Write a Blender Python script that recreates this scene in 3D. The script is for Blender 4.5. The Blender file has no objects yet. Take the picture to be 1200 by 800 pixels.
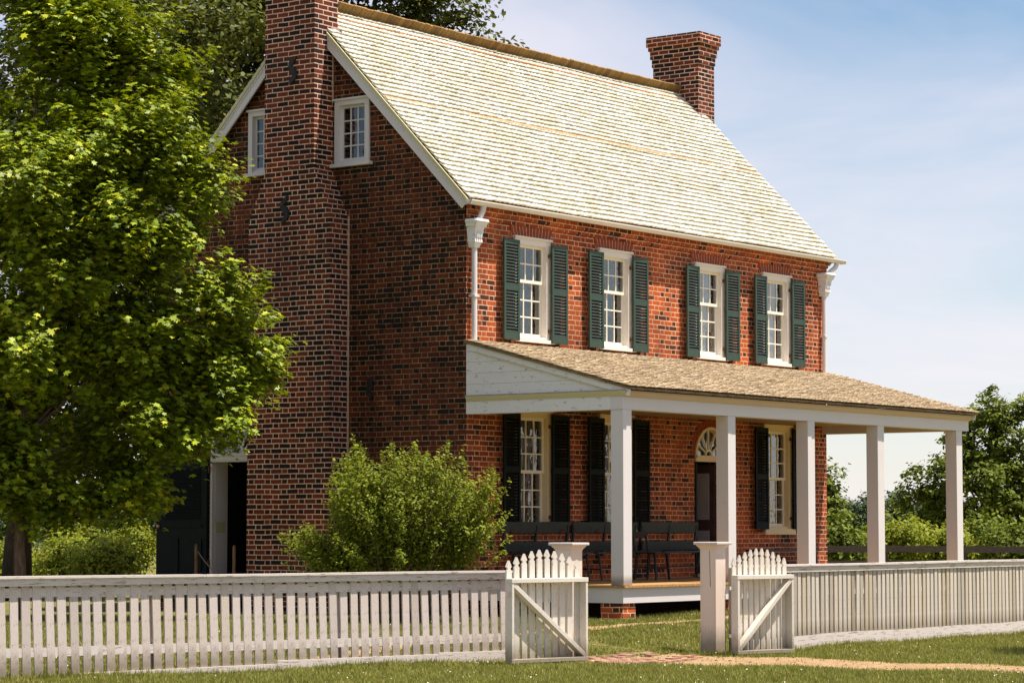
import bpy, math, random
import numpy as np
from mathutils import Vector, Matrix
random.seed(7)
rng = np.random.default_rng(11)
R = math.radians
SC = bpy.context.scene
COL = SC.collection

# ------------------------------------------------------------------ camera
cam_d = bpy.data.cameras.new("camera")
cam = bpy.data.objects.new("camera", cam_d)
COL.objects.link(cam)
SC.camera = cam
cam.location = (-30.030, -23.257, 1.55)
cam.rotation_euler = (R(90 + 4.0623), 0, R(-53.252))
cam_d.sensor_width = 36.0
cam_d.lens = 3066.35 / 1200 * 36
cam_d.clip_start = 0.1
cam_d.clip_end = 4000

# ------------------------------------------------------------------ light
SUN = Vector((0.5, -1.0, 3.0)).normalized()
EL = math.asin(SUN.z)
w = bpy.data.worlds.new("World")
SC.world = w
w.use_nodes = True
nt = w.node_tree
nt.nodes.clear()
out = nt.nodes.new('ShaderNodeOutputWorld')
bg = nt.nodes.new('ShaderNodeBackground')
sky = nt.nodes.new('ShaderNodeTexSky')
sky.sky_type = 'NISHITA'
sky.sun_disc = False
sky.sun_elevation = EL
sky.sun_rotation = math.atan2(SUN.x, SUN.y)
sky.air_density = 1.0
sky.dust_density = 0.15
sky.ozone_density = 2.2
tc = nt.nodes.new('ShaderNodeTexCoord')
mp = nt.nodes.new('ShaderNodeMapping')
mp.inputs['Scale'].default_value = (1.0, 1.0, 3.6)
mp.inputs['Rotation'].default_value = (0.25, -0.2, 0.4)
no = nt.nodes.new('ShaderNodeTexNoise')
no.inputs['Scale'].default_value = 3.6
no.inputs['Detail'].default_value = 6
no.inputs['Roughness'].default_value = 0.52
no.inputs['Distortion'].default_value = 0.5
rp = nt.nodes.new('ShaderNodeValToRGB')
rp.color_ramp.elements[0].position = 0.36
rp.color_ramp.elements[0].color = (0, 0, 0, 1)
rp.color_ramp.elements[1].position = 0.66
rp.color_ramp.elements[1].color = (0.85, 0.85, 0.85, 1)
mx = nt.nodes.new('ShaderNodeMix')
mx.data_type = 'RGBA'
mx.inputs[7].default_value = (7.3, 6.9, 7.5, 1)      # thin cirrus, in the sky's own physical units
nt.links.new(tc.outputs['Generated'], mp.inputs['Vector'])
nt.links.new(mp.outputs[0], no.inputs['Vector'])
nt.links.new(no.outputs['Fac'], rp.inputs[0])
sz = nt.nodes.new('ShaderNodeSeparateXYZ'); nt.links.new(tc.outputs['Generated'], sz.inputs[0])
mr = nt.nodes.new('ShaderNodeMapRange'); mr.inputs[1].default_value = -0.02; mr.inputs[2].default_value = 0.15
mr.inputs[3].default_value = 0.55; mr.inputs[4].default_value = 0.0; mr.interpolation_type = 'SMOOTHSTEP'
nt.links.new(sz.outputs[2], mr.inputs[0])
mm = nt.nodes.new('ShaderNodeMath'); mm.operation = 'MAXIMUM'
nt.links.new(rp.outputs[0], mm.inputs[0]); nt.links.new(mr.outputs[0], mm.inputs[1])
nt.links.new(mm.outputs[0], mx.inputs[0])
nt.links.new(sky.outputs[0], mx.inputs[6])
nt.links.new(mx.outputs[2], bg.inputs['Color'])
bg.inputs['Strength'].default_value = 0.073
nt.links.new(bg.outputs[0], out.inputs[0])

sun_d = bpy.data.lights.new("sun", 'SUN')
sun_d.energy = 5.0
sun_d.angle = R(0.53)
sun_d.color = (1.0, 0.93, 0.82)
sun = bpy.data.objects.new("sun", sun_d)
COL.objects.link(sun)
sun.location = (10, -20, 60)
sun.rotation_euler = SUN.to_track_quat('Z', 'Y').to_euler()

SC.view_settings.view_transform = 'Standard'
SC.view_settings.look = 'None'
SC.view_settings.exposure = 0.82
SC.view_settings.gamma = 1.0
SC.view_settings.use_curve_mapping = False
SC.render.engine = 'CYCLES'
SC.cycles.max_bounces = 7
SC.cycles.diffuse_bounces = 4
SC.cycles.transparent_max_bounces = 12
SC.cycles.use_denoising = True

# ------------------------------------------------------------------ node helpers
class NT:
    def __init__(s, name):
        s.m = bpy.data.materials.new(name)
        s.m.use_nodes = True
        s.t = s.m.node_tree
        s.t.nodes.clear()
        s.out = s.t.nodes.new('ShaderNodeOutputMaterial')
    def n(s, k, **kw):
        x = s.t.nodes.new(k)
        for a, b in kw.items():
            setattr(x, a, b)
        return x
    def l(s, a, b):
        s.t.links.new(a, b)
    def setin(s, sock, v):
        if hasattr(v, 'is_output') or isinstance(v, bpy.types.NodeSocket):
            s.l(v, sock)
        else:
            sock.default_value = v
    def math(s, op, a, b=None, c=None, clamp=False):
        x = s.n('ShaderNodeMath', operation=op)
        x.use_clamp = clamp
        s.setin(x.inputs[0], a)
        if b is not None: s.setin(x.inputs[1], b)
        if c is not None: s.setin(x.inputs[2], c)
        return x.outputs[0]
    def mix(s, f, a, b, mode='MIX'):
        x = s.n('ShaderNodeMix', data_type='RGBA', blend_type=mode)
        s.setin(x.inputs[0], f)
        s.setin(x.inputs[6], a if not isinstance(a, tuple) else (*a[:3], 1))
        s.setin(x.inputs[7], b if not isinstance(b, tuple) else (*b[:3], 1))
        return x.outputs[2]
    def noise(s, vec, scale, detail=3, rough=0.5, dist=0.0):
        x = s.n('ShaderNodeTexNoise')
        x.inputs['Scale'].default_value = scale
        x.inputs['Detail'].default_value = detail
        x.inputs['Roughness'].default_value = rough
        x.inputs['Distortion'].default_value = dist
        if vec is not None: s.l(vec, x.inputs['Vector'])
        return x.outputs['Fac']
    def ramp(s, f, stops, interp='LINEAR'):
        x = s.n('ShaderNodeValToRGB')
        cr = x.color_ramp
        cr.interpolation = interp
        while len(cr.elements) < len(stops): cr.elements.new(0.5)
        for e, (p, c) in zip(cr.elements, stops):
            e.position = p
            e.color = (*c[:3], 1) if isinstance(c, tuple) else (c, c, c, 1)
        s.l(f, x.inputs[0])
        return x.outputs[0]
    def pos(s, scale=(1, 1, 1), obj=True):
        t = s.n('ShaderNodeTexCoord')
        m = s.n('ShaderNodeMapping')
        m.inputs['Scale'].default_value = scale
        s.l(t.outputs['Object' if obj else 'Generated'], m.inputs['Vector'])
        return m.outputs[0]
    def principled(s, col, rough=0.7, spec=0.3, bump=None, bstr=0.3, bdist=0.01, metal=0.0):
        p = s.n('ShaderNodeBsdfPrincipled')
        s.setin(p.inputs['Base Color'], (*col, 1) if isinstance(col, tuple) else col)
        s.setin(p.inputs['Roughness'], rough)
        p.inputs['Specular IOR Level'].default_value = spec
        p.inputs['Metallic'].default_value = metal
        if bump is not None:
            b = s.n('ShaderNodeBump')
            b.inputs['Strength'].default_value = bstr
            b.inputs['Distance'].default_value = bdist
            s.l(bump, b.inputs['Height'])
            s.l(b.outputs[0], p.inputs['Normal'])
        return p.outputs[0]
    def done(s, sh):
        s.l(sh, s.out.inputs['Surface'])
        return s.m

def mat_brick(name, reds, darks, mortar, split=0.665, period=0.338, dark_head=0.75, dark_str=0.25,
              patch=0.0, mort_var=0.25, mw=0.0062, stain=0.35, bright=(0.45, 0.09, 0.03), brightf=0.0):
    t = NT(name)
    g = t.n('ShaderNodeNewGeometry')
    sp = t.n('ShaderNodeSeparateXYZ'); t.l(g.outputs['Position'], sp.inputs[0])
    sn = t.n('ShaderNodeSeparateXYZ'); t.l(g.outputs['True Normal'], sn.inputs[0])
    ax = t.math('GREATER_THAN', t.math('ABSOLUTE', sn.outputs[0]), 0.6)
    # u runs along the wall
    dif = t.math('SUBTRACT', sp.outputs[1], sp.outputs[0])
    u = t.math('MULTIPLY_ADD', ax, dif, sp.outputs[0])
    wob = t.noise(g.outputs['Position'], 9.0, 2)
    wob2 = t.noise(g.outputs['Position'], 2.0, 2)
    z = t.math('ADD', t.math('MULTIPLY_ADD', wob, 0.006, sp.outputs[2]), t.math('MULTIPLY', wob2, 0.02))
    rowf = t.math('DIVIDE', z, 0.0765)
    row = t.math('FLOOR', rowf)
    zf = t.math('MULTIPLY', t.math('SUBTRACT', rowf, row), 0.0765)
    odd = t.math('MODULO', t.math('ABSOLUTE', row), 2.0)
    jit = t.n('ShaderNodeTexWhiteNoise', noise_dimensions='1D'); t.l(row, jit.inputs['W'])
    off = t.math('ADD', t.math('MULTIPLY', odd, 0.5), t.math('MULTIPLY', jit.outputs['Value'], 0.09))
    uf = t.math('ADD', t.math('DIVIDE', t.math('MULTIPLY_ADD', t.noise(g.outputs['Position'], 14.0, 1), 0.01, u), period), off)
    per = t.math('FLOOR', uf)
    fr = t.math('SUBTRACT', uf, per)
    head = t.math('GREATER_THAN', fr, split)
    # distance to the vertical joints in metres
    d0 = t.math('MULTIPLY', fr, period)
    d1 = t.math('MULTIPLY', t.math('ABSOLUTE', t.math('SUBTRACT', fr, split)), period)
    d2 = t.math('MULTIPLY', t.math('SUBTRACT', 1.0, fr), period)
    dv = t.math('MINIMUM', d0, t.math('MINIMUM', d1, d2))
    dh = t.math('MINIMUM', zf, t.math('SUBTRACT', 0.0765, zf))
    d = t.math('MINIMUM', dv, dh)
    edge = t.math('MULTIPLY_ADD', t.noise(g.outputs['Position'], 40.0, 2), 0.005, mw - 0.0025)
    m = t.math('DIVIDE', t.math('SUBTRACT', edge, d), 0.003, clamp=True)
    mort = t.math('ADD', m, 0.0, clamp=True)
    cv = t.n('ShaderNodeCombineXYZ')
    t.l(per, cv.inputs[0]); t.l(row, cv.inputs[1])
    t.l(t.math('MULTIPLY_ADD', head, 3.0, t.math('MULTIPLY', ax, 17.0)), cv.inputs[2])
    wn = t.n('ShaderNodeTexWhiteNoise', noise_dimensions='3D'); t.l(cv.outputs[0], wn.inputs['Vector'])
    wn2 = t.n('ShaderNodeTexWhiteNoise', noise_dimensions='3D')
    vv = t.n('ShaderNodeVectorMath', operation='ADD'); vv.inputs[1].default_value = (31.7, 5.3, 9.1)
    t.l(cv.outputs[0], vv.inputs[0]); t.l(vv.outputs[0], wn2.inputs['Vector'])
    red = t.ramp(wn.outputs['Value'], [(i / (len(reds) - 1), c) for i, c in enumerate(reds)])
    if brightf > 0:
        bn = t.noise(g.outputs['Position'], 0.55, 3, 0.6)
        bf = t.math('MULTIPLY', t.math('MULTIPLY', t.math('SUBTRACT', bn, 0.40), 5.0, clamp=True), brightf)
        red = t.mix(bf, red, bright)
    dk = t.ramp(wn.outputs['Value'], [(i / (len(darks) - 1), c) for i, c in enumerate(darks)])
    pth = t.math('MULTIPLY', t.math('SUBTRACT', t.noise(g.outputs['Position'], 0.7, 3, 0.6), 0.46), 5.0)
    thr = t.math('ADD', t.math('MULTIPLY_ADD', head, dark_head - dark_str, dark_str), t.math('MULTIPLY', pth, patch))
    isd = t.math('LESS_THAN', wn2.outputs['Value'], thr)
    bc = t.mix(isd, red, dk)
    grain = t.noise(g.outputs['Position'], 55.0, 4, 0.65)
    bc = t.mix(0.55, bc, t.ramp(grain, [(0.25, 0.35), (0.5, 0.9), (0.75, 1.5)]), 'MULTIPLY')
    st = t.ramp(t.noise(g.outputs['Position'], 1.3, 5, 0.62), [(0.35, 1.0 - stain), (0.6, 1.05)])
    mc = t.mix(mort_var, mortar, t.ramp(t.noise(g.outputs['Position'], 6.0, 4, 0.7), [(0.35, 0.25), (0.65, 1.15)]), 'MULTIPLY')
    col = t.mix(mort, bc, mc)
    col = t.mix(0.8, col, st, 'MULTIPLY')
    col = t.mix(0.75, col, t.ramp(t.noise(g.outputs['Position'], 0.42, 4, 0.6, 0.4), [(0.34, (0.62, 0.60, 0.62)), (0.5, (1.0, 1.0, 1.0)), (0.66, (1.30, 1.12, 0.95))]), 'MULTIPLY')
    h = t.math('ADD', t.math('MULTIPLY', t.math('SUBTRACT', 1.0, mort), 1.0), t.math('MULTIPLY', grain, 0.5))
    return t.done(t.principled(col, 0.85, 0.25, h, 0.55, 0.006))

def mat_paint(name, base, dirt=(0.16, 0.14, 0.12), chip=0.35, streak=(1, 1, 1), rough=0.55, var=0.1, tint=None, obrand=0.0, chips_scale=14, low=None, z0=0.0):
    t = NT(name)
    p = t.pos(streak)
    q = t.pos((1, 1, 1))
    n1 = t.noise(p, chips_scale, 6, 0.72)
    n2 = t.noise(q, 1.7, 4, 0.6)
    n3 = t.noise(q, 60, 3, 0.6)
    f = t.ramp(n1, [(0.72 - 0.2 * chip, 0.0), (0.76 - 0.2 * chip, 1.0)])
    c = t.mix(t.math('MULTIPLY', n2, var * 2, clamp=True), base, tuple(x * 0.72 for x in base))
    if tint:
        c = t.mix(t.ramp(n2, [(0.45, 0.0), (0.7, 0.6)]), c, tint)
    if obrand:
        oi = t.n('ShaderNodeObjectInfo')
        c = t.mix(obrand, c, t.ramp(oi.outputs['Random'], [(0.0, (0.45, 0.40, 0.33)), (0.25, (0.85, 0.84, 0.84)), (0.5, (1.0, 0.97, 0.95)),
                                                           (0.75, (0.78, 0.70, 0.56)), (1.0, (1.0, 1.0, 1.0))]), 'MULTIPLY')
    if low:
        g = t.n('ShaderNodeNewGeometry')
        sp = t.n('ShaderNodeSeparateXYZ'); t.l(g.outputs['Position'], sp.inputs[0])
        lf = t.math('SUBTRACT', 1.0, t.math('DIVIDE', t.math('SUBTRACT', t.math('SUBTRACT', sp.outputs[2], z0), t.math('MULTIPLY', n1, low)), low), clamp=True)
        c = t.mix(t.math('MULTIPLY', lf, 0.75), c, (0.17, 0.13, 0.08))
    c = t.mix(t.math('MULTIPLY', f, 0.8), c, dirt)
    h = t.math('SUBTRACT', t.math('MULTIPLY', n3, 0.3), f)
    return t.done(t.principled(c, rough, 0.3, h, 0.35, 0.004))

def mat_shingle(name, cols, patch, rough=0.8, grain_dir=(1, 1, 1), patchf=0.5):
    t = NT(name)
    g = t.n('ShaderNodeNewGeometry')
    c = t.ramp(g.outputs['Random Per Island'], [(i / (len(cols) - 1), x) for i, x in enumerate(cols)])
    p = t.pos(grain_dir)
    gr = t.noise(p, 30, 4, 0.7)
    c = t.mix(0.55, c, t.ramp(gr, [(0.3, 0.62), (0.6, 1.1)]), 'MULTIPLY')
    pn = t.noise(t.pos(), 1.1, 5, 0.65)
    c = t.mix(t.math('MULTIPLY', t.ramp(pn, [(0.42, 0.0), (0.68, 1.0)]), patchf), c, patch)
    return t.done(t.principled(c, rough, 0.15, gr, 0.4, 0.006))

def mat_leaf(name, cols, trans=(0.25, 0.42, 0.03), tf=0.35, bs=0.9, rough=0.6, spec=0.18, tmul=1.0):
    t = NT(name)
    g = t.n('ShaderNodeNewGeometry')
    c = t.ramp(g.outputs['Random Per Island'], [(i / (len(cols) - 1), x) for i, x in enumerate(cols)])
    big = t.noise(g.outputs['Position'], bs, 4, 0.65)
    c = t.mix(0.7, c, t.ramp(big, [(0.35, 0.65), (0.65, 1.25)]), 'MULTIPLY')
    p = t.principled(c, rough, spec)
    tr = t.n('ShaderNodeBsdfTranslucent')
    t.l(t.mix(0.5, c, trans), tr.inputs['Color'])
    m = t.n('ShaderNodeMixShader'); m.inputs[0].default_value = tf
    t.l(p, m.inputs[1]); t.l(tr.outputs[0], m.inputs[2])
    return t.done(m.outputs[0])

def mat_simple(name, col, rough=0.6, spec=0.3, nscale=8, nv=0.35, metal=0.0, streak=(1, 1, 1), bstr=0.25):
    t = NT(name)
    n = t.noise(t.pos(streak), nscale, 5, 0.65)
    c = t.mix(1.0, col, t.ramp(n, [(0.3, 1 - nv), (0.7, 1 + nv)]), 'MULTIPLY')
    return t.done(t.principled(c, rough, spec, n, bstr, 0.004, metal))

def mat_glass(name):
    t = NT(name)
    tr = t.n('ShaderNodeBsdfTransparent'); tr.inputs[0].default_value = (0.86, 0.88, 0.87, 1)
    gl = t.n('ShaderNodeBsdfGlossy'); gl.inputs['Roughness'].default_value = 0.03
    gl.inputs['Color'].default_value = (1, 1, 1, 1)
    b = t.n('ShaderNodeBump'); b.inputs['Strength'].default_value = 0.25; b.inputs['Distance'].default_value = 0.02
    t.l(t.noise(t.pos(), 5.0, 2), b.inputs['Height'])
    t.l(b.outputs[0], gl.inputs['Normal'])
    fr = t.n('ShaderNodeLayerWeight'); fr.inputs['Blend'].default_value = 0.5
    frv = t.math('MULTIPLY_ADD', t.math('POWER', fr.outputs['Facing'], 3.0), 0.9, 0.05)
    m = t.n('ShaderNodeMixShader')
    t.l(frv, m.inputs[0]); t.l(tr.outputs[0], m.inputs[1]); t.l(gl.outputs[0], m.inputs[2])
    return t.done(m.outputs[0])

MAT = {}
MAT['brick_front'] = mat_brick('brick_front', [(0.17, 0.030, 0.012), (0.29, 0.052, 0.016), (0.38, 0.075, 0.020), (0.23, 0.040, 0.014), (0.12, 0.024, 0.012)],
    [(0.10, 0.027, 0.014), (0.055, 0.019, 0.012), (0.14, 0.032, 0.014)], (0.80, 0.50, 0.32), dark_head=0.20, dark_str=0.03, patch=0.36,
    stain=0.4, mort_var=0.6, mw=0.0086, bright=(0.62, 0.125, 0.024), brightf=0.7)
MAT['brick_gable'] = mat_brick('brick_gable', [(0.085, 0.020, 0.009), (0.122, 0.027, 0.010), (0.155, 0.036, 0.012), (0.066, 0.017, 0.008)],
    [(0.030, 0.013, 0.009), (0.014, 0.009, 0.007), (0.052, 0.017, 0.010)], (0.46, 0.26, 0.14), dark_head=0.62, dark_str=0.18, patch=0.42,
    stain=0.45, mort_var=0.9, mw=0.0074)  # dark brick, colour lowered further to deepen the gable's shade
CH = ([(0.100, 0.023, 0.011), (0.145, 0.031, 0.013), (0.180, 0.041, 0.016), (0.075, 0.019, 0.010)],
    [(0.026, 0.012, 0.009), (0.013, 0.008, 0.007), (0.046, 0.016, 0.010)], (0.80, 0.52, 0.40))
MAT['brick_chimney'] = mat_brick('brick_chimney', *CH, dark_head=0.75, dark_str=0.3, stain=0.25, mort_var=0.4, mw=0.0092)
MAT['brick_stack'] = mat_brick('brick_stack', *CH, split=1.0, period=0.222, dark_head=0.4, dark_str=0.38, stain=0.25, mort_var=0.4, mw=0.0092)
MAT['lintel'] = mat_simple('lintel_brick', (0.30, 0.060, 0.028), 0.85, 0.2, 30, 0.4)
MAT['mortar'] = mat_simple('mortar', (0.56, 0.38, 0.28), 0.9, 0.2, 20, 0.3)
MAT['white'] = mat_paint('white_paint', (0.70, 0.65, 0.645), (0.30, 0.24, 0.2), 0.15, var=0.12)
MAT['cream_bounce'] = mat_paint('cream_bounce_paint', (0.80, 0.63, 0.38), (0.24, 0.17, 0.11), 0.22, (6, 6, 1), var=0.12)  # cream with the porch's warm bounce light put into the yellow
MAT['tan_trim'] = mat_paint('tan_trim_paint', (0.62, 0.47, 0.35), (0.3, 0.2, 0.14), 0.2, var=0.2)
MAT['post'] = mat_paint('post_paint', (0.70, 0.65, 0.64), (0.28, 0.22, 0.18), 0.35, (7, 7, 0.5), var=0.18, low=0.10, z0=0.75)
MAT['warm_white'] = mat_paint('warm_white_paint', (0.80, 0.735, 0.66), (0.26, 0.19, 0.14), 0.3, (6, 6, 1), var=0.15)
MAT['green_slat'] = mat_simple('shaded_shutter_slats', (0.022, 0.036, 0.028), 0.5, 0.4, 9, 0.4)  # frame green darkened to paint in the shade between louvres
MAT['sash'] = mat_paint('sash_paint', (0.86, 0.80, 0.68), (0.28, 0.22, 0.16), 0.1, var=0.1)
MAT['peel'] = mat_paint('peeling_paint', (0.78, 0.76, 0.76), (0.09, 0.075, 0.075), 0.62, (1.0, 1.0, 4.5), var=0.15, chips_scale=7)
MAT['moulding'] = mat_paint('moulding_paint', (0.62, 0.56, 0.33), (0.16, 0.13, 0.08), 0.4, (1, 1, 3), var=0.3)
MAT['fence'] = mat_paint('fence_paint', (0.72, 0.625, 0.585), (0.25, 0.18, 0.13), 0.76, (9, 9, 1.2), var=0.35, obrand=0.35, low=0.22)
MAT['fence_old'] = mat_paint('weathered_fence_paint', (0.69, 0.62, 0.54), (0.20, 0.15, 0.11), 0.6, (9, 9, 1.2), var=0.4, obrand=0.85, low=0.25)
MAT['fence_rail'] = mat_paint('rail_paint', (0.72, 0.635, 0.59), (0.24, 0.18, 0.14), 0.78, (1.0, 3.0, 12), var=0.35, chips_scale=5)
MAT['gate'] = mat_paint('gate_paint', (0.76, 0.70, 0.62), (0.25, 0.19, 0.13), 0.6, (5, 5, 1.0), var=0.3, obrand=0.2, low=0.2)
MAT['gatepost'] = mat_paint('gate_post_paint', (0.78, 0.64, 0.55), (0.22, 0.15, 0.11), 0.32, (6, 6, 0.7), var=0.25, low=0.25)
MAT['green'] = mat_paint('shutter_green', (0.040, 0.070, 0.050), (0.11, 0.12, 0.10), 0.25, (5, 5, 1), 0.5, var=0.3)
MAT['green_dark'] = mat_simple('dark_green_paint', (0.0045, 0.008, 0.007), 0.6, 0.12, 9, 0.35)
MAT['bench'] = mat_simple('bench_paint', (0.018, 0.026, 0.026), 0.5, 0.4, 9, 0.4)
MAT['black'] = mat_simple('black_iron', (0.012, 0.010, 0.010), 0.6, 0.4, 20, 0.4)
MAT['rust'] = mat_simple('rusty_iron', (0.12, 0.04, 0.018), 0.8, 0.2, 30, 0.5)
MAT['shingle'] = mat_shingle('pale_shingles', [(0.64, 0.60, 0.49), (0.76, 0.73, 0.64), (0.52, 0.47, 0.36), (0.82, 0.80, 0.73), (0.68, 0.60, 0.45)], (0.56, 0.47, 0.29), patchf=0.5)
MAT['porch_shingle'] = mat_shingle('tan_shingles', [(0.36, 0.27, 0.165), (0.48, 0.365, 0.235), (0.26, 0.185, 0.115), (0.56, 0.45, 0.30), (0.40, 0.29, 0.175)], (0.28, 0.22, 0.15), patchf=0.4)
MAT['comb'] = mat_shingle('shaded_ridge_shingles', [(0.26, 0.15, 0.05), (0.36, 0.21, 0.075), (0.20, 0.11, 0.04)], (0.2, 0.13, 0.05), patchf=0.3)  # brown paints in the shade and warm bounce on the comb's underside
MAT['copper'] = mat_simple('copper_strip', (0.62, 0.30, 0.16), 0.5, 0.4, 10, 0.3)
MAT['lead'] = mat_simple('lead_flashing', (0.42, 0.33, 0.32), 0.5, 0.4, 12, 0.4)
MAT['deck'] = mat_simple('porch_boards', (0.42, 0.23, 0.09), 0.6, 0.3, 5, 0.4, streak=(3, 14, 3))
MAT['ceiling'] = mat_simple('porch_ceiling', (0.34, 0.22, 0.11), 0.6, 0.3, 5, 0.2)
MAT['under'] = mat_simple('roof_boards', (0.22, 0.15, 0.09), 0.8, 0.2, 6, 0.4)
MAT['glass'] = mat_glass('window_glass')
MAT['interior'] = mat_simple('darkened_interior', (0.06, 0.05, 0.045), 0.9, 0.1, 3, 0.3)  # darkness of the unlit rooms put into the surface colour
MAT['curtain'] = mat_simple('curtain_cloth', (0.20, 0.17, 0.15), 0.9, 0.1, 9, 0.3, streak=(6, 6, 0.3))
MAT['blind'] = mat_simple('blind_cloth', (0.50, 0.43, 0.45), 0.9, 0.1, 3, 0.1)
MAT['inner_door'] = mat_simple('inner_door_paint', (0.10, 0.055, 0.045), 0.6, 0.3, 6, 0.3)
MAT['weathered'] = mat_simple('dark_weathered_wood', (0.075, 0.055, 0.045), 0.85, 0.2, 12, 0.5, streak=(1, 1, 6))
MAT['stake'] = mat_simple('stake_wood', (0.22, 0.12, 0.06), 0.8, 0.2, 12, 0.4)
MAT['rope'] = mat_simple('rope', (0.34, 0.27, 0.2), 0.9, 0.1, 40, 0.4)
MAT['bark'] = mat_simple('maple_bark', (0.16, 0.105, 0.075), 0.9, 0.15, 9, 0.55, streak=(3, 3, 0.7), bstr=0.8)
MAT['bark_dark'] = mat_simple('dark_bark', (0.045, 0.033, 0.026), 0.9, 0.15, 9, 0.5, streak=(3, 3, 0.7), bstr=0.8)
MAT['leaf_maple'] = mat_leaf('maple_leaves', [(0.05, 0.09, 0.006), (0.17, 0.235, 0.008), (0.30, 0.36, 0.012), (0.08, 0.125, 0.007), (0.50, 0.50, 0.018)],
                             (0.50, 0.56, 0.01), 0.18, rough=0.5, spec=0.3)
MAT['leaf_dark'] = mat_leaf('dark_leaves', [(0.045, 0.060, 0.010), (0.085, 0.098, 0.015), (0.13, 0.135, 0.022), (0.06, 0.075, 0.012)], (0.22, 0.24, 0.02), 0.18)
MAT['leaf_right'] = mat_leaf('oak_leaves', [(0.06, 0.085, 0.009), (0.11, 0.145, 0.012), (0.16, 0.185, 0.015), (0.07, 0.10, 0.010)], (0.3, 0.34, 0.02), 0.2)
MAT['leaf_far'] = mat_leaf('hazed_far_leaves', [(0.055, 0.085, 0.035), (0.08, 0.115, 0.045), (0.065, 0.095, 0.04)], (0.16, 0.22, 0.06), 0.15)  # greens shifted towards blue to paint in the haze of distance
MAT['leaf_bright'] = mat_leaf('bright_bush_leaves', [(0.14, 0.18, 0.014), (0.21, 0.25, 0.018), (0.27, 0.28, 0.02), (0.16, 0.20, 0.016)], (0.45, 0.46, 0.03), 0.3)
MAT['leaf_shrub'] = mat_leaf('shrub_leaves', [(0.11, 0.15, 0.014), (0.18, 0.22, 0.018), (0.25, 0.28, 0.025), (0.13, 0.17, 0.015)], (0.45, 0.48, 0.04), 0.3)
MAT['grass'] = mat_leaf('grass_blades', [(0.12, 0.165, 0.020), (0.21, 0.24, 0.034), (0.35, 0.30, 0.09), (0.14, 0.185, 0.022), (0.45, 0.37, 0.16)], (0.36, 0.34, 0.06), 0.3, bs=3.2, rough=0.7, spec=0.15)

def mat_ground():
    t = NT('lawn')
    g = t.n('ShaderNodeNewGeometry')
    P = g.outputs['Position']
    a = t.noise(P, 0.8, 4, 0.6); b = t.noise(P, 14, 5, 0.7); c2 = t.noise(P, 90, 3, 0.7)
    c = t.mix(t.ramp(a, [(0.4, 0.0), (0.65, 1.0)]), (0.12, 0.13, 0.026), (0.19, 0.175, 0.055))
    c = t.mix(t.ramp(b, [(0.45, 0.0), (0.7, 0.8)]), c, (0.30, 0.23, 0.10))
    c = t.mix(0.8, c, t.ramp(c2, [(0.3, 0.45), (0.7, 1.4)]), 'MULTIPLY')
    h = t.math('ADD', b, c2)
    return t.done(t.principled(c, 0.95, 0.1, h, 0.8, 0.03))
MAT['lawn'] = mat_ground()
def mat_dirt():
    t = NT('dirt')
    P = t.n('ShaderNodeNewGeometry').outputs['Position']
    b = t.noise(P, 5, 6, 0.7); c2 = t.noise(P, 70, 4, 0.7)
    c = t.mix(t.ramp(b, [(0.35, 0.0), (0.7, 1.0)]), (0.30, 0.19, 0.10), (0.44, 0.30, 0.16))
    c = t.mix(0.7, c, t.ramp(c2, [(0.3, 0.55), (0.7, 1.25)]), 'MULTIPLY')
    return t.done(t.principled(c, 0.95, 0.1, t.math('ADD', b, c2), 0.7, 0.02))
MAT['dirt'] = mat_dirt()
MAT['paver'] = mat_simple('worn_pavers', (0.34, 0.19, 0.13), 0.9, 0.15, 12, 0.6)

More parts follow.
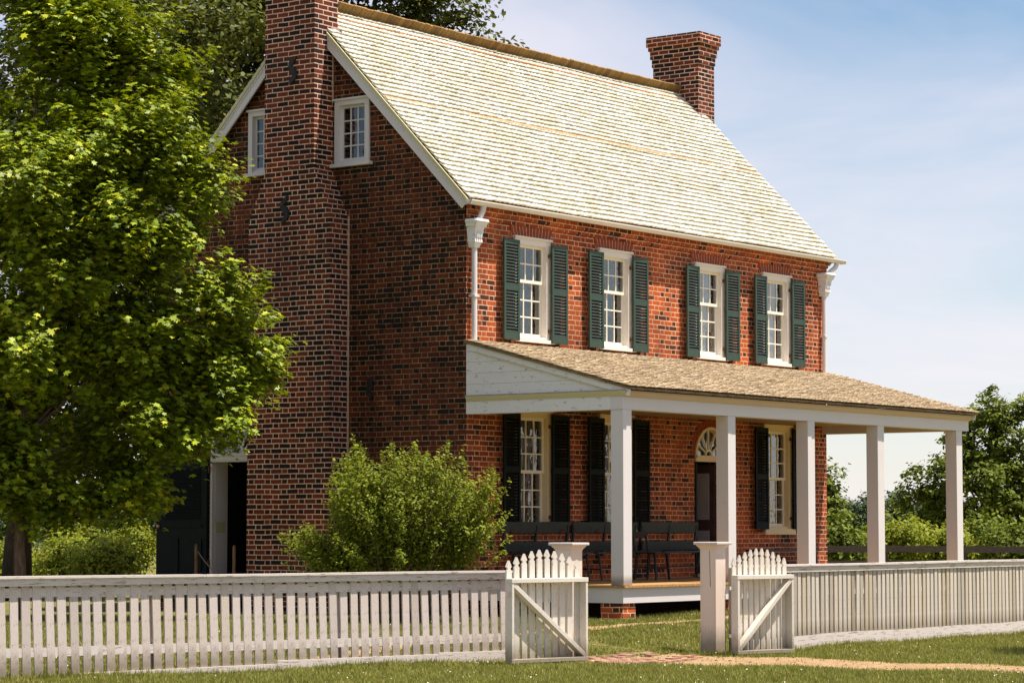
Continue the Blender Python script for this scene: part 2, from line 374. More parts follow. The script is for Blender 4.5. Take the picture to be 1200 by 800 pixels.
# ------------------------------------------------------------------ mesh helpers
class MB:
    def __init__(s):
        s.v = []; s.f = []
    def add(s, vs, fs):
        o = len(s.v)
        s.v += [tuple(x) for x in vs]
        s.f += [tuple(i + o for i in f) for f in fs]
        return s
    def box(s, x0, x1, y0, y1, z0, z1):
        return s.add([(x0, y0, z0), (x1, y0, z0), (x1, y1, z0), (x0, y1, z0), (x0, y0, z1), (x1, y0, z1), (x1, y1, z1), (x0, y1, z1)],
                     [(0, 3, 2, 1), (4, 5, 6, 7), (0, 1, 5, 4), (1, 2, 6, 5), (2, 3, 7, 6), (3, 0, 4, 7)])
    def obox(s, c, ax, ay, az, hx, hy, hz):
        c = Vector(c); ax = Vector(ax) * hx; ay = Vector(ay) * hy; az = Vector(az) * hz
        vs = [c + ax * i + ay * j + az * k for k in (-1, 1) for (i, j) in ((-1, -1), (1, -1), (1, 1), (-1, 1))]
        return s.add(vs, [(0, 3, 2, 1), (4, 5, 6, 7), (0, 1, 5, 4), (1, 2, 6, 5), (2, 3, 7, 6), (3, 0, 4, 7)])
    def prism(s, poly, o, ux, uy, d):
        """poly 2D in the frame (o, ux, uy), pushed along d"""
        o = Vector(o); ux = Vector(ux); uy = Vector(uy); d = Vector(d)
        n = len(poly)
        a = [o + ux * p[0] + uy * p[1] for p in poly]
        b = [q + d for q in a]
        fs = [tuple(range(n))[::-1], tuple(range(n, 2 * n))] + [(i, (i + 1) % n, n + (i + 1) % n, n + i) for i in range(n)]
        if ux.cross(uy).dot(d) < 0:
            fs = [f[::-1] for f in fs]
        return s.add(a + b, fs)
    def tube(s, pts, rads, n=8, cap=True):
        pts = [Vector(p) for p in pts]
        o = len(s.v)
        for i, p in enumerate(pts):
            d = (pts[min(i + 1, len(pts) - 1)] - pts[max(i - 1, 0)]).normalized()
            a = d.cross(Vector((0.31, 0.9, 0.2))).normalized(); b = d.cross(a)
            for k in range(n):
                t = 2 * math.pi * k / n
                s.v.append(tuple(p + (a * math.cos(t) + b * math.sin(t)) * rads[i]))
        for i in range(len(pts) - 1):
            for k in range(n):
                k2 = (k + 1) % n
                s.f.append((o + i * n + k, o + i * n + k2, o + (i + 1) * n + k2, o + (i + 1) * n + k))
        if cap:
            s.f.append(tuple(o + k for k in range(n))[::-1])
            s.f.append(tuple(o + (len(pts) - 1) * n + k for k in range(n)))
        return s
    def build(s, name, mat, parent=None, bevel=0.0, smooth=False, world=True):
        me = bpy.data.meshes.new(name)
        me.from_pydata(s.v, [], s.f)
        me.materials.append(MAT[mat] if isinstance(mat, str) else mat)
        if smooth:
            me.polygons.foreach_set('use_smooth', [True] * len(me.polygons))
        me.update()
        o = bpy.data.objects.new(name, me)
        COL.objects.link(o)
        if parent is not None:
            attach(o, parent, world)
        if bevel:
            b = o.modifiers.new('bevel', 'BEVEL'); b.width = bevel; b.segments = 2; b.limit_method = 'ANGLE'
        return o

def world_loc(o):
    v = Vector((0, 0, 0))
    while o is not None:
        v += Vector(o.location)
        o = o.parent
    return v
def attach(o, parent, world=True):
    o.parent = parent
    if world:      # vertices are in world space: cancel the (unrotated) parents' offset
        root = parent
        while root.parent is not None: root = root.parent
        # only the root carries a location in this scene
        if parent.parent is None:
            o.matrix_parent_inverse = Matrix.Translation(-Vector(root.location))
        else:
            o.matrix_parent_inverse = Matrix.Identity(4)
def np_mesh(name, V, F, mat, parent=None, world=True, smooth=False):
    """V (n,3), F (m,k) all faces of k corners"""
    V = np.asarray(V, dtype=np.float32); F = np.asarray(F, dtype=np.int32)
    me = bpy.data.meshes.new(name)
    m, k = F.shape
    me.vertices.add(len(V)); me.vertices.foreach_set('co', V.ravel())
    me.loops.add(m * k); me.loops.foreach_set('vertex_index', F.ravel())
    me.polygons.add(m)
    me.polygons.foreach_set('loop_start', np.arange(0, m * k, k, dtype=np.int32))
    try: me.polygons.foreach_set('loop_total', np.full(m, k, dtype=np.int32))
    except Exception: pass
    me.materials.append(MAT[mat])
    me.update(calc_edges=True)
    if smooth: me.polygons.foreach_set('use_smooth', [True] * m)
    o = bpy.data.objects.new(name, me)
    COL.objects.link(o)
    if parent is not None: attach(o, parent, world)
    return o
def tag(o, label=None, cat=None, group=None, kind=None):
    if label: o['label'] = label
    if cat: o['category'] = cat
    if group: o['group'] = group
    if kind: o['kind'] = kind
    return o
def thing(name, loc, label, cat, group=None):
    o = bpy.data.objects.new(name, None)
    COL.objects.link(o)
    o.location = loc
    o.empty_display_size = 0.3
    return tag(o, label, cat, group)
def copy_tree(o, parent=None):
    c = o.copy(); COL.objects.link(c)
    if parent is not None:
        c.parent = parent
        c.matrix_parent_inverse = o.matrix_parent_inverse.copy()
    for ch in list(o.children): copy_tree(ch, c)
    return c

# ------------------------------------------------------------------ ground
def sstep(t):
    t = np.clip(t, 0, 1); return t * t * (3 - 2 * t)
def gz(x, y):
    x = np.asarray(x, float); y = np.asarray(y, float)
    yf = np.where(x < -3.4, -5.05 - 0.27 * (x + 5.8), -6.1)
    yf = np.where(x < -14, -5.05 + 0.27 * 8.2, yf)
    z = 0.28 * sstep((y - yf) / 2.9)
    far = np.clip((y + x * 0.6 - 22) / 60, 0, 1)
    z = z - 1.0 * sstep(far)
    return z + 0.012 * np.sin(x * 1.9 + 0.7 * y) + 0.010 * np.sin(y * 2.7 - x)
def grid_sheet(name, xs, ys, mat, lift=0.0, mask=None):
    X, Y = np.meshgrid(xs, ys, indexing='ij')
    Z = gz(X, Y) + lift
    V = np.stack([X, Y, Z], -1).reshape(-1, 3)
    nx, ny = X.shape
    i = np.arange(nx * ny).reshape(nx, ny)
    F = np.stack([i[:-1, :-1], i[1:, :-1], i[1:, 1:], i[:-1, 1:]], -1).reshape(-1, 4)
    if mask is not None:
        cx = V[F].mean(1)
        F = F[mask(cx[:, 0], cx[:, 1])]
    return np_mesh(name, V, F, mat)
def axis(lo, hi, a, b, step):
    near = np.arange(a, b + 1e-6, step)
    l = a - np.cumsum(step * 1.35 ** np.arange(1, 60)); r = b + np.cumsum(step * 1.35 ** np.arange(1, 60))
    l = l[l > lo][::-1]; r = r[r < hi]
    return np.concatenate([[lo], l, near, r, [hi]])
gr = grid_sheet('ground', axis(-900, 1500, -16, 12, 0.25), axis(-900, 1500, -13, 8, 0.25), 'lawn')
tag(gr, kind='structure')

def wav(a, s, ph): return 0.5 * np.sin(a * s + ph) + 0.3 * np.sin(a * s * 2.3 + 1.7 * ph) + 0.2 * np.sin(a * s * 5.1 + ph)
def path_mask(x, y):
    c = np.where(y > -6.8, -4.05, -4.05 - 0.06 * (y + 6.8))
    w = 0.82 + 0.10 * wav(y, 2.6, 1.0)
    m = (np.abs(x - c) < w) & (y < -5.75 + 0.15 * wav(x, 5.0, 0.3))
    return m
pm = grid_sheet('dirt_path', np.arange(-6.6, -2.0, 0.06), np.arange(-14, -5.2, 0.06), 'dirt', 0.006, path_mask)
tag(pm, kind='structure')
def path2_mask(x, y):
    c = -3.62 + 0.12 * wav(x, 0.9, 0.4)
    w = 0.12 + 0.06 * wav(x, 2.9, 2.0)
    return np.abs(y - c) < w
p2 = grid_sheet('porch_path', np.arange(-7.5, 11.5, 0.05), np.arange(-4.6, -2.9, 0.025), 'dirt', 0.006, path2_mask)
tag(p2, kind='structure')
# worn brick paving at the gate
mb = MB()
for i in range(9):
    for j in range(11):
        x = -5.35 + i * 0.215 + (0.1 if j % 2 else 0); y = -6.45 + j * 0.108
        if random.random() < 0.12 or (x > -4.3 and random.random() < .75): continue
        z = float(gz(x, y)) + 0.008
        mb.obox((x, y, z), Vector((1, random.uniform(-.03, .03), random.uniform(-.02, .02))).normalized(), (0, 1, 0), (0, 0, 1), 0.102, 0.049, 0.014)
tag(mb.build('brick_walk', 'paver'), kind='structure')

# ------------------------------------------------------------------ house
L, D = 10.42, 6.115
ZE, ZR = 6.32, 9.577        # eave edge (at y=-.15) and ridge
OE, OX = 0.15, 0.13
SLOPE = (ZR - ZE) / (D / 2 + OE)
G0 = 0.05
house = thing('brick_house', (0, 0, 0.28), 'two storey red brick house with pale shingle roof, two chimneys and white porch', 'house')

def clip(poly, a, b, c):
    """keep a*x+b*y<=c"""
    res = []
    n = len(poly)
    for i in range(n):
        p, q = poly[i], poly[(i + 1) % n]
        dp = a * p[0] + b * p[1] - c; dq = a * q[0] + b * q[1] - c
        if dp <= 0: res.append(p)
        if dp * dq < 0:
            t = dp / (dp - dq)
            res.append((p[0] + t * (q[0] - p[0]), p[1] + t * (q[1] - p[1])))
    return res
def wall(name, mat, o, ux, n, umax, zlo, zhi, openings, thick=0.33, rake=None, mat_in='interior'):
    """outer face in the plane through o spanned by ux and z, n = outward normal"""
    o = Vector(o); ux = Vector(ux); n = Vector(n); uz = Vector((0, 0, 1))
    us = sorted({0, umax, *[v for op in openings for v in (op[0], op[1])]})
    zs = sorted({zlo, zhi, *[v for op in openings for v in (op[2], op[3])]})
    mb = MB(); inn = MB()
    flip = ux.cross(uz).dot(n) < 0
    for i in range(len(us) - 1):
        for j in range(len(zs) - 1):
            cu = (us[i] + us[i + 1]) / 2; cz = (zs[j] + zs[j + 1]) / 2
            if any(op[0] < cu < op[1] and op[2] < cz < op[3] for op in openings): continue
            poly = [(us[i], zs[j]), (us[i + 1], zs[j]), (us[i + 1], zs[j + 1]), (us[i], zs[j + 1])]
            if rake:
                for r in rake: poly = clip(poly, *r)
            if len(poly) < 3: continue
            pts = [o + ux * p[0] + uz * p[1] for p in poly]
            f = tuple(range(len(pts)))
            mb.add(pts, [f[::-1] if flip else f])
            inn.add([p - n * thick for p in pts], [f if flip else f[::-1]])
    for (a, b, c, d) in [op[:4] for op in openings]:
        q = [o + ux * a + uz * c, o + ux * b + uz * c, o + ux * b + uz * d, o + ux * a + uz * d]
        k = [p - n * thick for p in q]
        for i in range(4):
            j = (i + 1) % 4
            mb.add([q[i], q[j], k[j], k[i]], [(0, 1, 2, 3)])
    w_ = mb.build(name, mat, house)
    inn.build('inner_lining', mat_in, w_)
    return w_

UPW = [(1.15, 2.05), (3.35, 4.25), (6.11, 7.01), (8.24, 9.16)]
LOW = [(1.17, 2.06), (3.36, 4.26), (8.25, 9.15)]
ops = [(a + 0.02, b - 0.02, 4.36, 5.86) for a, b in UPW] + [(a + 0.02, b - 0.02, 1.53, 3.26) for a, b in LOW] + [(6.11, 7.07, 0.75, 3.21)]
wf = wall('wall', 'brick_front', (0, 0, 0), (1, 0, 0), (0, -1, 0), L, G0, 6.30, ops)
rake = [(-SLOPE, 1.0, ZE + SLOPE * OE - 0.03), (SLOPE, 1.0, ZE + SLOPE * (D + OE) - 0.03)]
gops = [(1.85, 2.49, 7.04, 7.98), (3.63, 4.27, 7.04, 7.98), (3.93, 5.04, 0.70, 3.16)]
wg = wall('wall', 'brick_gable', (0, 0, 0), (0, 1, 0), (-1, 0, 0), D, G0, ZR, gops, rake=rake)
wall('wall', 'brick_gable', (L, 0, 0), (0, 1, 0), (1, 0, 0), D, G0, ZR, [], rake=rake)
wall('wall', 'brick_front', (0, D, 0), (1, 0, 0), (0, 1, 0), L, G0, 6.30, [])
# interior floors / partition keep the rooms dark
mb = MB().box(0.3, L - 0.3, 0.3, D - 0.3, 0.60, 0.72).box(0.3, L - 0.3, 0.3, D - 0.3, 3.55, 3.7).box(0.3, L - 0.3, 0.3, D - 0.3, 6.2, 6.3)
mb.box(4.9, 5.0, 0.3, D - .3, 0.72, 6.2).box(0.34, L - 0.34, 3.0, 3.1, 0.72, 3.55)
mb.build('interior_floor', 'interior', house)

# soldier / jack-arch lintels over the upper windows
def lintel(x0, x1, z):
    root = MB().box(x0 - 0.06, x1 + 0.06, -0.006, 0.05, z, z + 0.235).build('lintel', 'mortar', house)
    mb = MB()
    n = 13
    for i in range(n):
        f0 = i / n; f1 = (i + 0.72) / n
        spread = 0.09
        b0 = x0 - 0.04 + (x1 - x0 + 0.08) * f0; b1 = x0 - 0.04 + (x1 - x0 + 0.08) * f1
        t0 = b0 + (f0 - 0.5) * 2 * spread; t1 = b1 + (f1 - 0.5) * 2 * spread
        mb.prism([(b0, 0), (b1, 0), (t1, 0.225), (t0, 0.225)], (0, -0.012, z + 0.004), (1, 0, 0), (0, 0, 1), (0, 0.04, 0))
    mb.build('lintel_bricks', 'lintel', root)
for a, b in UPW: lintel(a, b, 5.895)
# corbelled brick cornice rows below the eave
MB().box(0.0, L, -0.035, 0.02, 6.06, 6.13).build('brick_cornice', 'brick_front', house)
MB().box(0.0, L, -0.065, 0.02, 6.132, 6.25).build('brick_cornice', 'brick_front', house)

# ---- roof with individually laid shingles
def shingle_field(name, mat, o, ux, up, length, slope_len, expo, wid, parent, thick=0.014, jitter=0.15, tilt=0.010, rnd_butt=0.012, seed=1, sag=None):
    """rows of shingles: o lower-left corner, ux along eave, up along slope"""
    r = np.random.default_rng(seed)
    ux = np.array(ux, float); up = np.array(up, float); nn = np.cross(ux, up); nn /= np.linalg.norm(nn)
    if nn[2] < 0: nn = -nn
    rows = int(round(slope_len / expo)); expo = slope_len / rows
    Vs = []; cnt = 0
    for k in range(rows):
        x = -r.random() * wid * 0.9
        while x < length:
            w_ = wid * (1 + jitter * (r.random() * 2 - 1))
            a = max(x, 0.0); b = min(x + w_ - 0.004, length)
            x += w_
            if b - a < 0.015: continue
            s0 = k * expo - r.random() * rnd_butt; s1 = min((k + 1) * expo + 0.05, slope_len)
            lift0 = thick * 1.9 + r.random() * 0.004; lift1 = 0.002
            tl = tilt * (0.6 + 0.8 * r.random())
            for (uu, ss, hh) in ((a, s0, lift0 - thick), (b, s0, lift0 - thick + tl), (b, s1, lift1 - 0.004), (a, s1, lift1 - 0.004),
                                 (a, s0, lift0), (b, s0, lift0 + tl), (b, s1, lift1 + 0.004), (a, s1, lift1 + 0.004)):
                Vs.append((uu, ss, hh))
            cnt += 1
    A = np.array(Vs)
    sg = 0 if sag is None else sag(A[:, 0], A[:, 1])
    V = np.array(o, float) + A[:, :1] * ux + A[:, 1:2] * up + (A[:, 2:3] + (sg[:, None] if sag is not None else 0)) * nn
    base = np.array([(0, 3, 2, 1), (4, 5, 6, 7), (0, 1, 5, 4), (1, 2, 6, 5), (2, 3, 7, 6), (3, 0, 4, 7)])
    if np.dot(np.cross(ux, up), nn) < 0: base = base[:, ::-1]
    F = (base[None] + 8 * np.arange(cnt)[:, None, None]).reshape(-1, 4)
    return np_mesh(name, V, F, mat, parent)
c45 = math.atan(SLOPE)
SL = (D / 2 + OE) / math.cos(c45)
upF = (0, math.cos(c45), math.sin(c45)); upB = (0, -math.cos(c45), math.sin(c45))
# roof deck (a thin closed gable prism under the shingles)
mb = MB()
tz = 0.09
mb.prism([(-OE + 0.02, ZE - tz), (D / 2, ZR - tz), (D + OE - 0.02, ZE - tz), (D + OE - 0.02, ZE - 0.004), (D / 2, ZR - 0.004), (-OE + 0.02, ZE - 0.004)],
         (-OX + 0.02, 0, 0), (0, 1, 0), (0, 0, 1), (L + 2 * OX - 0.04, 0, 0))
roof = mb.build('roof', 'under', house)
sagf = lambda u, s_: -0.02 * np.sin(np.pi * u / 10.7) * (s_ / 4.6) + 0.006 * np.sin(u * 1.7 + s_ * 2.1)
shingle_field('shingles', 'shingle', (-OX, -OE, ZE), (1, 0, 0), upF, L + 2 * OX, SL, 0.123, 0.102, roof, thick=0.019, tilt=0.018, jitter=0.22, rnd_butt=0.012, seed=3, sag=sagf)
shingle_field('shingles', 'shingle', (-OX, D + OE, ZE), (1, 0, 0), upB, L + 2 * OX, SL, 0.123, 0.102, roof, tilt=0.014, seed=4)
# ridge comb: the rear shingles run on past the ridge
mb = MB()
x = -OX
while x < L + OX:
    w_ = random.uniform(0.085, 0.12)
    c = Vector((x + w_ / 2, D / 2 - 0.045, ZR + 0.035 - 0.02 * math.sin(math.pi * (x + OX) / 10.7)))
    mb.obox(c, (1, 0, 0), upB, Vector(upB).cross(Vector((1, 0, 0))).normalized(), w_ / 2 - 0.003, 0.115 + random.uniform(-.006, .006), 0.013 + random.uniform(0, .004))
    x += w_
mb.build('ridge_comb', 'comb', roof)
# copper strip halfway up and a second near the ridge
for s_, hh in ((SL * 0.5, 0.012), (SL * 0.945, 0.008)):
    c = Vector((L / 2, -OE, ZE)) + Vector(upF) * s_ + Vector((0, -SLOPE, 1)).normalized() * 0.012
    MB().obox(c, (1, 0, 0), upF, Vector((0, -SLOPE, 1)).normalized(), L / 2 + OX - 0.01, 0.022 if hh > .01 else .010, 0.020).build('flashing_strip', 'copper', roof)

# barge boards with dentils
def barge(xo, sgn, front):
    up = Vector(upF if front else upB)
    st = Vector((xo, -OE if front else D + OE, ZE))
    nn = Vector((0, -SLOPE, 1)).normalized() if front else Vector((0, SLOPE, 1)).normalized()
    t0 = 0.0; t1 = SL - 0.03
    mid = st + up * (t0 + t1) / 2 - nn * 0.105
    b = MB().obox(mid + Vector((sgn * 0.0, 0, 0)), (1, 0, 0), up, nn, 0.014, (t1 - t0) / 2, 0.085).build('bargeboard', 'white', house)
    mb = MB()
    MB().obox(st + up * (t0 + t1) / 2 - nn * 0.034 + Vector((sgn * 0.022, 0, 0)), (1, 0, 0), up, nn, 0.012, (t1 - t0) / 2, 0.022).build('top_moulding', 'moulding', b)
    poly = [(0.05, 0.016)]
    s_ = 0.05
    while s_ < t1 - 0.09:
        poly += [(s_, -0.004), (s_ + 0.045, -0.004), (s_ + 0.045, -0.020), (s_ + 0.085, -0.020)]
        s_ += 0.085
    poly += [(s_, 0.016)]
    mb.prism(poly, st - nn * 0.075 + Vector((sgn * 0.0145, 0, 0)), up, nn, Vector((sgn * 0.010, 0, 0)))
    mb.build('dentil_strip', 'white', b)
    return b
barge(-OX + 0.006, -1, True); barge(-OX + 0.006, -1, False)
barge(L + OX - 0.006, 1, True); barge(L + OX - 0.006, 1, False)
# soffit box at the eaves
MB().box(-OX + .03, L + OX - .03, -OE + 0.03, 0.0, ZE - 0.075, ZE - 0.03).build('eave_board', 'white', house)

# gutter: half-round trough with a rolled lip
prof = []
for k in range(9):
    a = math.pi + math.pi * k / 8
    prof.append((0.062 * math.cos(a), 0.062 * math.sin(a)))
prof += [(0.055 * math.cos(math.pi + math.pi * k / 8), 0.055 * math.sin(math.pi + math.pi * k / 8)) for k in range(8, -1, -1)]
mb = MB().prism(prof, (-0.22, -0.205, 6.285), (0, 1, 0), (0, 0, 1), (L + 0.44 + 0.08, 0, 0))
mb.box(-0.22, -0.212, -0.267, -0.143, 6.225, 6.287).box(L + .292, L + .30, -0.267, -0.143, 6.225, 6.287)
mb.box(-0.22, L + 0.30, -0.276, -0.262, 6.272, 6.288)
gut = mb.build('gutter', 'warm_white', house)

def downspout(x, spout_dx):
    mb = MB()
    # round pipe down the wall, offset bends from the gutter
    mb.tube([(x, -0.075, 5.62), (x, -0.075, 4.27)], [0.042, 0.042], 12)
    o = mb.build('downspout', 'white', house, smooth=False)
    MB().tube([(x + spout_dx, -0.20, 6.24), (x + spout_dx * .8, -0.19, 6.15), (x + 0.02, -0.12, 6.0)], [0.045, 0.042, 0.04], 12).build('outlet_pipe', 'white', o)
    # flared ornamental rain-water head
    mb = MB()
    lev = [(6.035, 0.135, 0.155), (6.00, 0.150, 0.165), (5.965, 0.128, 0.145), (5.93, 0.125, 0.140), (5.91, 0.105, 0.12), (5.76, 0.085, 0.10), (5.70, 0.088, 0.105), (5.68, 0.075, 0.09), (5.62, 0.055, 0.08)]
    vs = []; fs = []
    for z, hx, dy in lev:
        vs += [(x - hx, -0.015 - dy * 1.35, z), (x + hx, -0.015 - dy * 1.35, z), (x + hx, -0.012, z), (x - hx, -0.012, z)]
    for i in range(len(lev) - 1):
        for k in range(4):
            fs.append((4 * i + k, 4 * (i + 1) + k, 4 * (i + 1) + (k + 1) % 4, 4 * i + (k + 1) % 4))
    fs.append((0, 1, 2, 3)); n_ = 4 * (len(lev) - 1); fs.append((n_ + 3, n_ + 2, n_ + 1, n_))
    mb.add(vs, fs)
    for dx in (-0.045, 0.0, 0.045):
        mb.box(x + dx - 0.009, x + dx + 0.009, -0.175, -0.14, 5.76, 5.90)
    mb.build('rain_head', 'peel', o)
    MB().box(x - 0.055, x + 0.055, -0.125, -0.01, 4.9, 4.93).build('pipe_clip', 'white', o)
downspout(0.10, 0.06); downspout(L - 0.17, 0.26)

# ---- chimneys
def chimney(side):
    """side -1 at x=0, +1 at x=L"""
    X = (lambda t: -t) if side < 0 else (lambda t: L + t)
    def bx(mb, t0, t1, y0, y1, z0, z1):
        a, b = sorted((X(t0), X(t1))); mb.box(a, b, y0, y1, z0, z1)
    mb = MB()
    bx(mb, -0.001, 0.42, 2.25, 3.90, G0, 6.24)
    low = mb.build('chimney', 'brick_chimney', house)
    # stepped weathering shoulders
    mb = MB()
    n = 10
    for i in range(n):
        z0 = 6.24 + i * 0.0765; f = (i + 1) / n
        bx(mb, -0.001, 0.42 + 0.0005 * i, 2.25 + 0.33 * f, 3.90 - 0.33 * f, z0, z0 + 0.0765)
    mb.build('shoulder', 'brick_chimney', low)
    mb = MB()
    bx(mb, -0.11, 0.43, 2.575, 3.575, 7.005, 10.10)
    for k, (e, a, b) in enumerate(((0.018, 10.10, 10.25), (0.042, 10.25, 10.40), (0.068, 10.40, 10.475), (0.095, 10.475, 10.66))):
        bx(mb, -0.11 - e, 0.43 + e, 2.575 - e, 3.575 + e, a, b)
    mb.build('stack', 'brick_stack', low)
    mb = MB(); bx(mb, -0.0, 0.32, 2.7, 3.45, 10.66, 10.665)
    mb.build('flue_opening', 'black', low)
    # stepped lead flashing against the roof
    mb = MB()
    for i in range(5):
        y = 2.53 + 0.0; z = 8.95 + 0.0
    bx(mb, -0.115, 0.06, 2.56, 2.573, 8.82, 9.16)
    bx(mb, -0.125, -0.113, 2.50, 3.06, 9.0, 9.12)
    mb.build('flashing', 'lead', low)
    return low
chL = chimney(-1); chR = chimney(1)
# drip line where the stack meets the gable wall and vertical pipe-like seam
MB().box(-0.02, -0.002, 2.228, 2.248, 0.3, 6.24).build('mortar_seam', 'mortar', chL)
MB().box(-0.02, -0.002, 2.555, 2.573, 8.0, 8.9).build('mortar_seam', 'mortar', chL)

def s_anchor(parent, face_x, y, z, h, flip=1):
    """forged S-shaped wall tie, thick strap"""
    pts = []
    for k in range(25):
        t = k / 24
        yy = 0.085 * math.cos(3 * math.pi * t) * h / 0.42
        zz = (t - 0.5) * h
        pts.append((flip * yy * 0.62, zz))
    mb = MB()
    w_ = [0.022 + 0.028 * math.sin(math.pi * k / 24) for k in range(25)]
    for i in range(24):
        (a, b), (c, d) = pts[i], pts[i + 1]
        dx, dz = c - a, d - b; l_ = math.hypot(dx, dz); nx, nz = -dz / l_, dx / l_
        q = [(a - nx * w_[i], b - nz * w_[i]), (c - nx * w_[i + 1], d - nz * w_[i + 1]), (c + nx * w_[i + 1], d + nz * w_[i + 1]), (a + nx * w_[i], b + nz * w_[i])]
        mb.prism(q, (face_x - 0.003 - 0.0004 * (i % 2), y, z), (0, 1, 0), (0, 0, 1), (-0.022, 0, 0))
    mb.build('wall_anchor', 'black', parent)
s_anchor(chL, -0.43, 3.00, 8.48, 0.42)
s_anchor(chL, -0.42, 3.15, 6.36, 0.42)
s_anchor(house, 0.0, 1.81, 3.63, 0.30, -1)

# ---- windows
def window(o, ux, n, w_, z0, z1, cols, rows_top, rows_bot, frame_mat='cream_bounce', sash_mat='sash', curtain=None, casing=0.10, sill_h=0.055, label=None, sill_over=0.05, dep=0.10):
    """o = outer lower-left corner of the casing on the wall face; ux along the wall; n outward"""
    o = Vector(o); ux = Vector(ux); n = Vector(n); uz = Vector((0, 0, 1))
    H = z1 - z0
    def B(mb, a, b, c, d, p, q):        # a..b along wall, c..d height, p..q outward
        mb.prism([(a, c), (b, c), (b, d), (a, d)], o + n * p, ux, uz, n * (q - p))
    fr = MB()
    B(fr, 0, casing, 0, H, -dep, 0.035); B(fr, w_ - casing, w_, 0, H, -dep, 0.035)
    B(fr, casing, w_ - casing, H - casing * 0.9, H, -dep, 0.033)
    B(fr, casing, w_ - casing, 0, 0.04, -dep, 0.02)
    B(fr, -0.025, w_ + 0.025, H - 0.002, H + 0.028, -0.01, 0.06)
    f = fr.build('window', frame_mat, house)
    if label: f['label'] = label
    sl = MB(); B(sl, -sill_over, w_ + sill_over, -sill_h, 0.0, -0.02, 0.085)
    sl.build('sill', frame_mat, f)
    # sashes
    ix0, ix1 = casing, w_ - casing
    iz0, iz1 = 0.04, H - casing * 0.9
    rows = rows_top + rows_bot
    split = iz0 + (iz1 - iz0) * rows_bot / rows
    def sash(a0, a1, b0, b1, r_, dd):
        s = MB(); st = 0.042
        B(s, a0, a0 + st, b0, b1, dd - 0.03, dd); B(s, a1 - st, a1, b0, b1, dd - 0.03, dd)
        B(s, a0 + st, a1 - st, b0, b0 + st * 1.1, dd - 0.03, dd - 0.0015); B(s, a0 + st, a1 - st, b1 - st, b1, dd - 0.03, dd - 0.0015)
        for c in range(1, cols):
            xx = a0 + st + (a1 - a0 - 2 * st) * c / cols
            B(s, xx - 0.010, xx + 0.010, b0 + st, b1 - st, dd - 0.026, dd - 0.004)
        for r in range(1, r_):
            zz = b0 + st + (b1 - b0 - 2 * st) * r / r_
            B(s, a0 + st, a1 - st, zz - 0.010, zz + 0.010, dd - 0.024, dd - 0.006)
        s.build('sash', sash_mat, f)
        g = MB(); B(g, a0 + st * .5, a1 - st * .5, b0 + st * .5, b1 - st * .5, dd - 0.018, dd - 0.015)
        g.build('pane', 'glass', f)
    if rows_top:
        sash(ix0, ix1, split - 0.02, iz1, rows_top, -0.03)
        sash(ix0, ix1, iz0, split + 0.02, rows_bot, -0.062)
    else:
        sash(ix0, ix1, iz0, iz1, rows_bot, -0.03)
    if curtain:
        for (a, b, c, d, m) in curtain:
            s = MB()
            k = 14
            for i in range(k):
                x0 = ix0 + (ix1 - ix0) * (a + (b - a) * i / k); x1 = ix0 + (ix1 - ix0) * (a + (b - a) * (i + 1) / k)
                p0 = -0.112 + 0.010 * (i % 2); p1 = -0.112 + 0.010 * ((i + 1) % 2)
                s.add([o + ux * x0 + uz * (iz0 + (iz1 - iz0) * c) + n * p0, o + ux * x1 + uz * (iz0 + (iz1 - iz0) * c) + n * p1,
                       o + ux * x1 + uz * (iz0 + (iz1 - iz0) * d) + n * p1, o + ux * x0 + uz * (iz0 + (iz1 - iz0) * d) + n * p0], [(0, 1, 2, 3)])
            s.build('curtain', m, f)
    return f

curt = {2: [(0.2, 0.84, 0.28, 1.0, 'blind'), (0.2, 0.62, 0.0, 0.28, 'blind')], 3: [(0.2, 0.74, 0.05, 1.0, 'blind')],
        0: [(0.86, 1.0, 0, 1, 'curtain')], 1: [(0.88, 1.0, 0, 1, 'curtain')]}
for i, (a, b) in enumerate(UPW):
    window((a, 0, 4.37), (1, 0, 0), (0, -1, 0), b - a, 4.37, 5.875, 3, 2, 3, curtain=curt.get(i), frame_mat='warm_white')
for i, (a, b) in enumerate(LOW):
    window((a, 0, 1.53), (1, 0, 0), (0, -1, 0), b - a, 1.53, 3.28, 3, 3, 3, curtain=[(0.2, 0.40, 0, 1, 'curtain'), (0.56, 0.70, 0, 1, 'curtain'), (0.93, 1, 0, 1, 'curtain')],
           sill_h=0.06 if i < 2 else 0.10)
window((0, 2.51, 7.04), (0, -1, 0), (-1, 0, 0), 0.68, 7.04, 8.01, 3, 0, 4, frame_mat='white', sash_mat='white', casing=0.085, sill_h=0.05, dep=.09)
window((0, 4.28, 7.04), (0, -1, 0), (-1, 0, 0), 0.68, 7.04, 8.01, 3, 0, 4, frame_mat='white', sash_mat='white', casing=0.085, sill_h=0.05, dep=.09)

